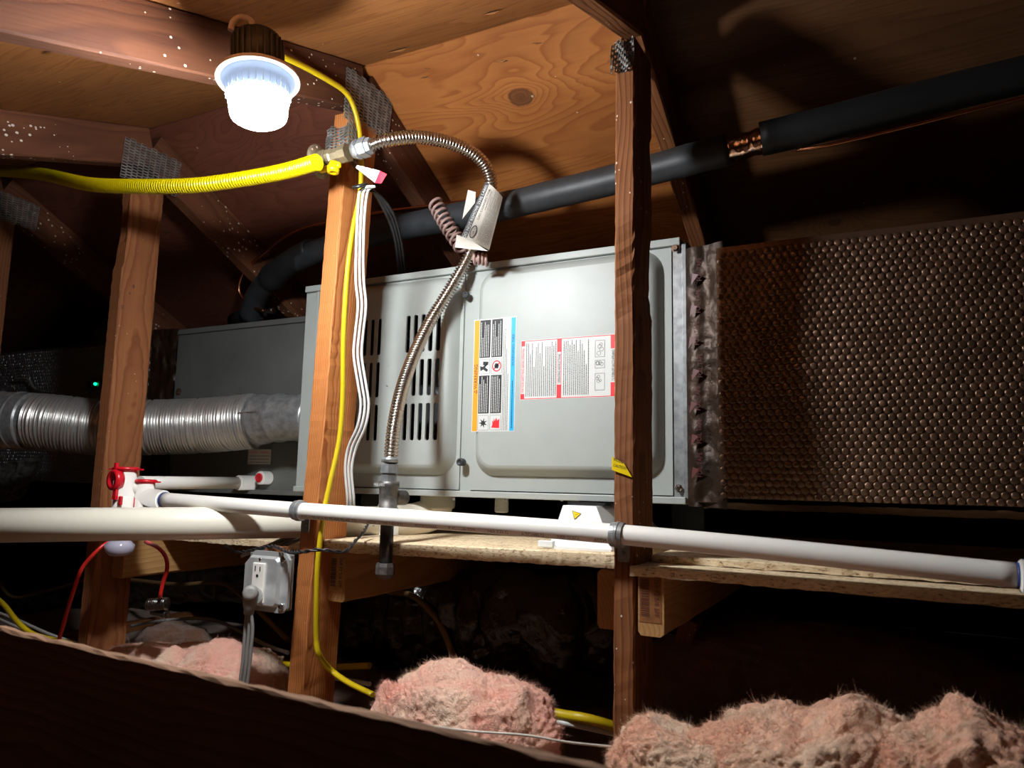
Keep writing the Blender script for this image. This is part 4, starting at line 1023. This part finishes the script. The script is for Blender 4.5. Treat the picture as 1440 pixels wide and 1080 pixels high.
for k,dx in enumerate((-5.6,0,5.6)):
    cable('white_wire',('leftmost','middle','rightmost')[k]+' of three white wires hanging beside the orange middle post','wire',
     [P(508+dx*.5+16,262,D=1.29),P(512+dx,268,D=1.30),P(508+dx*.9,300,D=1.31),P(506+dx*.9,350,D=1.32),P(506+dx,395,D=1.33),P(509+dx,430,D=1.33),P(505+dx,470,D=1.335),P(503+dx,500,D=1.335),P(509+dx,540,D=1.33),P(513+dx,570,D=1.33),P(508+dx,600,D=1.33),P(495+dx,630,D=1.34),P(490+dx*.8,660,D=1.34),P(493+dx*.8,700,D=1.34),P(493+dx*.8,722,D=1.35)],.0024,'whitewire','white wires beside the middle post')
for k,dx in enumerate((-4,0,4)):
    cable('black_wire',('left','middle','right')[k]+' strand of the black wires arching from the middle post over the furnace','wire',
     [P(512,262+k*1.5,D=1.31),P(524,268+dx*.2,D=1.31),P(538+dx*.7,284-dx*.4,D=1.34),P(551+dx,308-dx*.4,D=1.38),P(560+dx,340,D=1.50),P(564+dx,372,D=1.62),P(566+dx,392,D=1.72)],.0031,'blackwire','black wires arching over the furnace')
mb=MB(); q=P(507,262,D=1.30); sweep(mb,[q+Vector((.012*math.cos(a),.010*math.sin(a)-.002,.006*math.sin(a))) for a in [k*PI/8 for k in range(17)]],.0028,8); tag(mb.build('cable_tie',M['black']),'black tie gathering the wires on the middle post','cable tie')
cable('red_wire','red wire looping down on the left of the left post','wire',[P(168,762,Y=1.0),P(150,764,Y=.97),P(133,778,Y=.95),P(115,800,Y=.94),P(103,832,Y=.93),P(93,865,Y=.93),P(82,903,Y=.93)],.0038,'redwire')
cable('red_wire','red wire hanging right of the left post into a black wire nut cluster','wire',[P(205,762,Y=1.0),P(222,770,Y=.99),P(233,783,Y=.99),P(235,800,Y=.99),P(229,820,Y=.99),P(225,840,Y=.99)],.0038,'redwire')
wn=thing('connector_block','black glossy wire connector at the end of the red wire','connector',P(222,868,Y=1.0))
mb=MB(); q=P(222,850,Y=1.0); pr=[(-.022,.004)]
for k in range(9): pr+=[(-.021+k*.0047,.0085),(-.021+k*.0047+.001,.0125),(-.021+k*.0047+.003,.0125),(-.021+k*.0047+.0042,.0085)]
lathe(mb,q,(1,.25,.12),pr+[(.022,.004)],18); lathe(mb,q+Vector((.002,.004,-.016)),(1,.2,-.2),[(a*.8,b*.7) for a,b in pr],14)
mb.build('ridged_sleeve',M['blackbag'],wn)
# low voltage black twisted pair along the platform
tp=thing('twisted_pair','thin black twisted pair strung over the outlet box and across the middle post','wire',P(425,776,D=1.22))
base_=smooth_path([P(a,b,D=d) for a,b,d in [(318,768,1.45),(335,776,1.42),(360,772,1.38),(385,768,1.33),(405,776,1.27),(425,776,1.20),(445,773,1.19),(470,775,1.20),(486,775,1.22),(500,760,1.26),(511,748,1.30),(518,735,1.36)]],10)
base_,_=resample(base_,.004)
for k in (0,1):
    mb=MB(); sweep(mb,[q+Vector((.0005*math.cos(i*.7+k*PI),.0018*math.cos(i*.7+k*PI),.0018*math.sin(i*.7+k*PI))) for i,q in enumerate(base_)],.0016,8); mb.build('strand',M['blackwire'],tp)
for k in range(3):
    cable('grey_wire',('uppermost','middle','lowest')[k]+' of three grey wires slanting behind the middle post to the outlet box','wire',
      [P(428,744+k*6,Y=1.16),P(400,757+k*5,Y=1.13),P(375,768+k*3,Y=1.09),P(352,775+k,Y=1.06),P(340,782,Y=1.06)],.0036,'greywire','grey wires above the outlet box')
# dim cables low behind
low=[('tan cable arching under the platform left of the outlet box','tancable',[P(180,815,Y=1.6),P(250,822,Y=1.5),P(310,820,Y=1.45),P(345,842,Y=1.4),P(405,900,Y=1.35)],.006),
('white cable rising behind the brown insulation at left','whitewire',[P(185,880,Y=1.5),P(235,872,Y=1.5),P(300,872,Y=1.5),P(370,905,Y=1.4),P(405,918,Y=1.35)],.0045),
('yellow cable lying over the insulation behind the outlet cord','yellowcable',[P(255,893,Y=1.4),P(310,908,Y=1.35),P(360,925,Y=1.3),P(430,938,Y=1.25),P(520,936,Y=1.25)],.0065),
('white cable lying low left of the middle post','whitewire',[P(330,915,Y=1.3),P(375,935,Y=1.28),P(440,948,Y=1.25),P(520,962,Y=1.22)],.0045),
('yellow cable at the lower left edge','yellowcable',[P(-20,828,Y=1.1),P(5,850,Y=1.05),P(25,875,Y=1.0),P(50,893,Y=1.0),P(100,905,Y=1.0)],.0055),
('upper white cable at the lower left edge','whitewire',[P(-20,855,Y=1.2),P(25,872,Y=1.15),P(70,892,Y=1.1),P(110,905,Y=1.1)],.0035),
('lower white cable at the lower left edge','whitewire',[P(-20,862,Y=1.2),P(20,880,Y=1.15),P(60,898,Y=1.1),P(110,912,Y=1.1)],.0035),
('yellow cable between pink insulation and right post','yellowcable',[P(740,995,Y=1.15),P(790,1005,Y=1.15),P(830,1012,Y=1.15),P(900,1032,Y=1.2)],.008),
('white cable under the yellow one by the right post','whitewire',[P(760,1012,Y=1.15),P(810,1020,Y=1.15),P(900,1040,Y=1.2)],.0045),
('tan conduit curving down into the dark under the platform','tancable',[P(545,832,Y=1.5),P(580,838,Y=1.45),P(610,865,Y=1.42),P(625,890,Y=1.4),P(640,930,Y=1.4)],.007),
('tan cable in the dark behind the lower left corner','tancable',[P(-10,800,Y=1.5),P(15,838,Y=1.5),P(60,832,Y=1.5),P(120,815,Y=1.5)],.005)]
for l,m_,p_,r_ in low: cable('loose_cable',l,'cable',p_,r_,m_)
cable('paper_string','thin pale string lying across the pink insulation','string',[P(545,1008,Y=.86),P(600,1020,Y=.85),P(660,1028,Y=.85),P(740,1034,Y=.86),P(800,1044,Y=.88),P(880,1052,Y=.92)],.0014,'paper')
# far pipes: slanted timber braces in the dark
mb=board(P(440,935,Y=1.75),P(620,800,Y=1.75),(0,1,0),.06,.035,seed=77); tag(mb.build('timber_brace',M['fir_dark']),'dim slanted brace under the platform right of the middle post','brace')
mb=board(P(930,1010,Y=1.5),P(975,870,Y=1.5),(0,1,0),.06,.035,seed=78); tag(mb.build('timber_brace',M['fir_dark']),'dim slanted brace behind the right post','brace')
mb=board(P(300,120+200,Y=1.9),P(90,160,Y=1.9),(0,1,0),.06,.035,seed=79)

# ---------------------------------------------------------------- outlet
ob=thing('outlet_box','galvanised outlet box with one white receptacle left of the orange middle post','electrical outlet',P(376,865,Y=1.02))
B0=P(345,773,Y=1.0); B1=P(410,778,Y=1.0); B2=P(405,864,Y=1.0); bw=.105; bh=.103
bc=Vector(((B0.x+B1.x)/2-.001,1.0,(B0.z+B2.z)/2-.0)); x0=bc.x-bw/2; x1=bc.x+bw/2; z0=bc.z-bh/2; z1=bc.z+bh/2
mb=MB(); xbox(mb,x0+.004,x1-.004,1.006,1.0175,z0+.004,z1-.004,0,.002); mb.build('back_box',M['galv'],ob)
out=[(x0+.010,z0),(x1-.012,z0),(x1,z0+.010),(x1,z1-.012),(x1-.010,z1),(x0+.022,z1),(x0+.012,z1-.012),(x0,z1-.024),(x0,z0+.012)]
mb=MB(); prism(mb,out,(0,1.0,0),(1,0,0),(0,0,1),(0,.006,0)); bm=rrect(x0+.010,x1-.018,z0+.008,z1-.008,.010,4)
bm2=rrect(x0+.014,x1-.022,z0+.012,z1-.012,.008,4); k=len(bm)
mb.add([(a,1.0,b) for a,b in bm]+[(a,.994,b) for a,b in bm2],[(i,(i+1)%k,(i+1)%k+k,i+k) for i in range(k)]+[tuple(range(k,2*k))],0,None,False)
mb.build('raised_cover',M['cover'],ob)
mb=MB(); rx=bc.x-.010; xbox(mb,rx-.014,rx+.014,.990,.996,z0+.014,z1-.020,0,.0015); rec=mb.build('receptacle',M['outlet'],ob)
mb=MB(); zc=z1-.034
xbox(mb,rx-.0075,rx-.0055,.9893,.9905,zc,zc+.009); xbox(mb,rx+.004,rx+.0058,.9893,.9905,zc,zc+.008); lathe(mb,(rx-.001,.990,zc-.008),(0,-1,0),[(0,.0028),(.0006,.0028)],12)
mb.build('slots',M['ink'],rec)
for (a,b) in ((x1-.014,z1-.012),(x1-.012,z0+.012)):
    mb=MB(); lathe(mb,(a,.9995,b),(0,-1,0),[(0,.0062),(.002,.0062),(.003,.005),(.003,.001)],18); mb.build('cover_screw',M['chrome'],ob)
mb=MB(); lathe(mb,(rx,.994,z1-.014),(0,-1,0),[(0,.003),(.0012,.003)],12); mb.build('cover_screw',M['chrome'],ob)
mb=board((x0+.03,1.029,bc.z+.002),(-.985,1.029,bc.z+.002),(0,0,1),.112,.022,seed=91,seg=4); tag(mb.build('mounting_block',M['fir_dark']),'short wood block holding the outlet box against the middle post','wood block')
pc=thing('power_cord','grey appliance cord with moulded plug in the lower receptacle','power cord',P(345,955,Y=.95))
pf=P(352,834,Y=.945); pw=Vector((rx-.002,.990,z0+.026))
mb=MB(); dpl=(pw-pf).normalized(); cyl(mb,pf+dpl*.008,pw,.0135,20,ch=.002); lathe(mb,pf,-dpl,[(-.012,.0125),(0,.0130),(.004,.0110),(.005,.006)],24)
pdn=Vector((-.10,.04,-1)); lathe(mb,pf+dpl*.008+Vector((0,0,.004)),pdn,[(0,.0125),(.012,.0125),(.024,.0110),(.030,.0088),(.038,.0085)],16); mb.build('plug',M['greywire'],pc)
for k in range(3):
    s_=pf+dpl*.008+pdn*.036+Vector((.0052*(k-1),0,.004)); 
    mb=MB(); sweep(mb,smooth_path([s_]+[P(a+5.2*(k-1),b,Y=.955) for a,b in ((350,885),(348,910),(346,935),(342,965))],8),.0029,10); mb.build('conductor',M['greywire'],pc)

# ---------------------------------------------------------------- white shield box on the platform
sh=thing('support_bracket','white tapered metal support with yellow warning triangle under the furnace','bracket',P(815,782,Y=1.12))
top_=[P(800,710,Y=1.20),P(846,712,Y=1.20)]; bot_=[P(771,779,Y=1.10),P(862,782,Y=1.10)]
tx0,tx1=top_[0].x,top_[1].x; bx0,bx1=bot_[0].x,bot_[1].x; zt=top_[0].z; zb=-.1035
mb=MB(); mb.add([(bx0,1.10,zb),(bx1,1.10,zb),(tx1,1.175,zt),(tx0,1.175,zt),(bx0,1.42,zb),(bx1,1.42,zb),(tx1,1.38,zt),(tx0,1.38,zt)],[(0,1,2,3),(5,4,7,6),(4,0,3,7),(1,5,6,2),(3,2,6,7),(4,5,1,0)])
xbox(mb,bx0-.006,bx1,1.092,1.10,zb,zb+.004); xbox(mb,bx0-.014,bx0+.012,1.090,1.10,zb+.002,zb+.012,0,.001)
shb=mb.build('bracket_body',M['mailing'],sh)
nrm=Vector((0,-(zt-zb),.075)).normalized()
def onb(px,py,off=.0008):
    d=Vector(ray(px,py)); p0=Vector((bx0,1.10,zb)); t=(p0.dot(nrm))/(d.dot(nrm)); return d*t+nrm*off
if nrm.dot(Vector((0,-1,0)))<0: nrm=-nrm
mb=MB(); mb.add([onb(805,719),onb(817,723),onb(808,731)],[(0,2,1)],0); mb.build('warning_triangle',M['yellowtag'],shb)
mb=MB(); 
for a,b in (((805,719),(817,723)),((817,723),(808,731)),((808,731),(805,719)),((808,725),(813,724))):
    p,q=onb(*a,.0012),onb(*b,.0012); dd_=(q-p).normalized(); w2=nrm.cross(dd_)*.0004; mb.add([p-w2,q-w2,q+w2,p+w2],[(0,1,2,3)])
mb.build('triangle_outline',M['ink'],shb)
mb=MB(); xbox(mb,tx0-.004,tx1+.008,1.20,1.40,zt+.002,FZ0-.004,0,.003); mb.build('rubber_pad',M['black'],sh)
mb=MB(); xbox(mb,-1.16,-1.08,1.45,1.58,-.13,FZ0-.001,0,.003); mb.build('rear_pad',M['black'],fur); mb=MB(); xbox(mb,-.40,-.335,1.45,1.58,-.104,FZ0-.001,0,.003); mb.build('rear_pad',M['black'],fur)

# ---------------------------------------------------------------- black crinkled duct below the platform
bd=MB()
pts=[P(470,905,Y=1.75),P(560,880,Y=1.62),P(660,868,Y=1.5),P(740,872,Y=1.42),P(800,880,Y=1.45),P(930,850,Y=1.6)]
pa,_=resample(smooth_path(pts,10),.006)
def rbag(i,s): return .100+.01*math.sin(i*.5)
sweep(bd,pa,rbag,64)
o=bd.v; nv=[]
for (x,y,z) in o:
    v=Vector((x,y,z)); c=Vector(P(745,900,Y=1.40)); dcen=(v-c); rr=dcen.length; pull=math.exp(-(rr/.06)**2)
    ang=math.atan2(dcen.z,dcen.x)
    q=(abs(noise.noise(v*14))+.5*abs(noise.noise(v*33))+.2*abs(noise.noise(v*80)))*.028
    q+=.016*abs(math.sin(ang*9+noise.noise(v*20)*3))*math.exp(-rr/.09)
    v=v+Vector((0,q+pull*.05,0)); nv.append(tuple(v))
bd.v=nv; tag(bd.build('plastic_covered_duct',M['blackbag']),'crinkled black plastic duct under the platform behind the pink insulation','flexible duct')
bd=MB(); pa,_=resample(smooth_path([P(-20,830,Y=1.7),P(120,830,Y=1.75),P(260,800,Y=1.8),P(360,800,Y=1.8),P(480,800,Y=2.0)],10),.01)
sweep(bd,pa,lambda i,s:.11,40); bd.v=[(x,y+.03*abs(noise.noise(Vector((x,y,z))*13))+.02*abs(noise.noise(Vector((x,y,z))*31)),z+.01*noise.noise(Vector((x,y,z))*20)) for x,y,z in bd.v]
tag(bd.build('plastic_covered_duct',M['blackbag']),'black plastic duct in the dark behind the red wires at left','flexible duct')
# torn silver jacket at far left
mb=MB(); sheetgrid(mb,P(-30,660,Y=1.36),P(60,640,Y=1.34)-P(-30,660,Y=1.36),P(0,700,Y=1.38)-P(30,640,Y=1.36),40,40,lambda a,b:.02*crum(a*2,b*2,2,3),0)
tag(mb.build('foil_scrap',M['galv_dull']),'crumpled torn silver duct jacket at the far left edge','foil')
# green led of a small alarm in the dark
ld=thing('indicator_lamp','tiny glowing green led left of the left post in the dark','indicator light',P(135,542,Y=1.37))
mb=MB(); q=P(135,540,Y=1.36); lathe(mb,q,(0,-1,0),[(0,.0035),(.004,.0035),(.006,.002)],14); mb.build('led',M['led'],ld)
mb=MB(); xbox(mb,q.x-.045,q.x+.012,1.362,1.384,q.z-.012,q.z+.012,0,.003); mb.build('led_housing',M['black'],ld)
mb=MB(); sweep(mb,smooth_path([P(20,533,Y=1.36),P(40,534,Y=1.36),P(52,548,Y=1.36),P(100,555,Y=1.36),P(124,551,Y=1.37)],8),.004,8); tag(mb.build('duct_tie',M['galv_dull']),'pale tie strap over the silver duct at far left','strap')

# ---------------------------------------------------------------- insulation
def wool(name,label,outline_center,size,mat,seed,sub=6,rough=1.0,fibres=5000,flen=.010,ears=(),parts=True):
    cx=Vector(outline_center); bm=bmesh.new(); bmesh.ops.create_icosphere(bm,subdivisions=sub,radius=1.0)
    vs_=[];nr=[]
    for v in bm.verts:
        p=v.co.copy(); sq=Vector((math.copysign(abs(p.x)**.75,p.x),math.copysign(abs(p.y)**.8,p.y),math.copysign(abs(p.z)**.7,p.z)))
        w_=Vector((sq.x*size[0],sq.y*size[1],sq.z*size[2]))
        s=Vector((w_.x,w_.y,w_.z))+Vector((seed*3.7,seed*1.3,0))
        wv=s+Vector((noise.noise(s*18),noise.noise(s*18+Vector((7,0,0))),noise.noise(s*18+Vector((0,9,0)))))*.018; d=.034*noise.noise(s*9)+.012*noise.noise(s*22)+.012*abs(noise.noise(wv*34))+.007*abs(noise.noise(wv*75))+.0035*noise.noise(wv*170)
        q=cx+w_+p.normalized()*(d*rough)
        for (e,er,eh) in ears:
            de=Vector((q.x-e[0],(q.y-e[1])*.6,0)).length
            if p.z>0: q.z+=eh*math.exp(-(de/er)**2)
        q.z=max(q.z,FLOOR+.002)
        vs_.append(q)
    bm.verts.index_update(); fs=[tuple(v.index for v in f.verts) for f in bm.faces]; bm.free()
    mb=MB(); mb.add(vs_,fs,0,None,True)
    th=thing(name,label,'insulation',(cx.x,cx.y,FLOOR))
    mb.build('batt',mat,th)
    rnd=random.Random(seed); fb=MB(); fv=[];ff=[]
    cand=[i for i,v in enumerate(vs_) if v.z>cx.z-.01 and v.y<cx.y+size[1]*.6]
    for k in range(fibres):
        v=vs_[rnd.choice(cand)]; d=(v-cx); d.z+=.02; d=d.normalized()+Vector((rnd.gauss(0,.9),rnd.gauss(0,.9),rnd.gauss(0,.7))); d.normalize()
        L=flen*rnd.uniform(.3,1.0)*(1 if rnd.random()<.9 else 1.8); cu=Vector((rnd.gauss(0,.5),rnd.gauss(0,.5),rnd.gauss(0,.5)))*L
        w2=Vector((rnd.gauss(0,1),rnd.gauss(0,1),rnd.gauss(0,1))).normalized()*.00016
        o=len(fv); m1=v+d*L*.5+cu*.5; m2=v+d*L+cu*1.4
        fv+=[v-w2,v+w2,m1-w2*.8,m1+w2*.8,m2]; ff+=[(o,o+1,o+3,o+2),(o+2,o+3,o+4)]
    fb.add(fv,ff,0,None,True); f_=fb.build('loose_fibres',mat,th); f_['kind']='stuff'
    return th
wool('insulation_batt','bright pink fibreglass clump between the middle and right posts',P(648,1035,Y=.96)+Vector((0,.02,-.03)),(.135,.085,.105),M['pinkwool'],3,7,.75,22000,.0055,ears=[(P(535,930,Y=.94),.018,.045),(P(735,955,Y=.96),.012,.020)])
wool('insulation_batt','tan pink fibreglass heap directly right of the scarred right post',P(1010,1128,Y=.92),(.135,.08,.085),M['tanwool'],5,7,.9,22000,.0055,ears=[(P(905,1020,Y=.92),.02,.012)])
wool('insulation_batt','tan fibreglass heap with a twisted tuft at bottom right centre',P(1150,1128,Y=.94),(.125,.08,.088),M['tanwool'],7,7,1.0,22000,.0055,ears=[(P(1180,995,Y=.92),.016,.012),(P(1215,1000,Y=.94),.018,.010)])
wool('insulation_batt','orange pink fibreglass heap at the bottom right corner',P(1385,1142,Y=.92),(.12,.08,.085),M['tanwool'],9,7,1.0,22000,.0055,ears=[(P(1350,1000,Y=.92),.025,.010)])
wool('insulation_batt','brown and pink fibreglass clump behind the beam, left of the outlet cord',P(275,965,Y=1.12),(.23,.11,.075),M['pinkwool'],11,7,.9,15000,.006)
wool('insulation_batt','dusty brown fibreglass tuft right beside the left post foot',P(240,915,Y=1.30),(.10,.06,.055),M['brownwool'],13,5,.9,3000,.008)
# loose blanket over the floor
mb=MB(); nx,ny=150,110; X0,X1,Y0,Y1=-3.2,1.6,.62,2.9
vs_=[]
for i in range(nx+1):
    for j in range(ny+1):
        x=X0+(X1-X0)*i/nx; y=Y0+(Y1-Y0)*j/ny; s=Vector((x,y,0))
        vs_.append((x,y,-.50+.045*noise.noise(s*3)+.03*noise.noise(s*9)+.015*noise.noise(s*25)+.05*min(1,max(0,(y-1.3)/1.2))))
mb.add(vs_,[(i*(ny+1)+j,(i+1)*(ny+1)+j,(i+1)*(ny+1)+j+1,i*(ny+1)+j+1) for i in range(nx) for j in range(ny)],0,None,True)
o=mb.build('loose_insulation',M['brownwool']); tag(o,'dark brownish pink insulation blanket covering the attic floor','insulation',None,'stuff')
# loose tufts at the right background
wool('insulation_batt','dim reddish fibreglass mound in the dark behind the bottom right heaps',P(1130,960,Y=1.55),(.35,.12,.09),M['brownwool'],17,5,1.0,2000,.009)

# ---------------------------------------------------------------- the lamp
lm=thing('led_lamp','bright white lit led lamp with clear ribbed cup hanging from the rafter','lamp',P(369,185,Y=.70))
LY_=.705; fc_=P(363,113,Y=LY_); ax=(P(368,48,Y=LY_+.004)-P(370,168,Y=LY_+.002)).normalized(); K_=.93
_lathe=lathe
def lathe(mb,c,d,prof,n=32,mi=0,smooth=True,up=(0,0,1),rot0=0.0): return _lathe(mb,c,d,[(h*K_,r*K_) for h,r in prof],n,mi,smooth,up,rot0)
mb=MB(); lathe(mb,fc_,ax,[(-.002,.0570),(-.003,.0595),(-.001,.0615),(.004,.0605),(.007,.0560),(.010,.036)],48); mb.build('rim_flange',M['lamprim'],lm)
mb=MB(); lathe(mb,fc_,ax,[(-.0025,.0572),(-.0022,.0572)],48); mb.build('reflector_ring',M['lensbase'],lm)
mb=MB(); lathe(mb,fc_+ax*.009,ax,[(0,.0360),(.060,.0350),(.064,.031),(.064,.004)],32)
a_,b_,_=frame(ax)
for k in range(24):
    t=2*PI*k/24; dr=a_*math.cos(t)+b_*math.sin(t); tt=ax.cross(dr); box(mb,fc_+ax*.038+dr*.0345,(.004,.0016,.044),(dr,tt,ax))
mb.build('housing',M['lampbody'],lm)
mb=MB(); lathe(mb,fc_-ax*.0005,-ax,[(0,.0545),(.004,.0530),(.008,.0480),(.012,.0462),(.030,.0438)],48)
for k in range(30):
    t=2*PI*k/30; dr=a_*math.cos(t)+b_*math.sin(t); tt=ax.cross(dr); box(mb,fc_-ax*.018+dr*.0432,(.0014,.0016,.020),(dr,tt,ax))
mb.build('upper_lens',M['glow2'],lm,'bluish clear ribbed upper lens')
mb=MB(); lathe(mb,fc_-ax*.028,-ax,[(0,.0438),(.024,.0415),(.030,.0400),(.034,.0350),(.036,.020),(.0362,.002)],48); mb.build('lit_diffuser',M['glow'],lm)
hb=fc_+Vector((.018,-.022,0)); sx_=Vector((.88,.46,0))
hk=[hb+ax*.060-sx_*.034,hb+ax*.074-sx_*.030,hb+ax*.081-sx_*.019,hb+ax*.076-sx_*.006,hb+ax*.062-sx_*.002]
mb=MB(); sweep(mb,smooth_path(hk,8),.0042,10); mb.build('hook',M['lamprim'],lm)
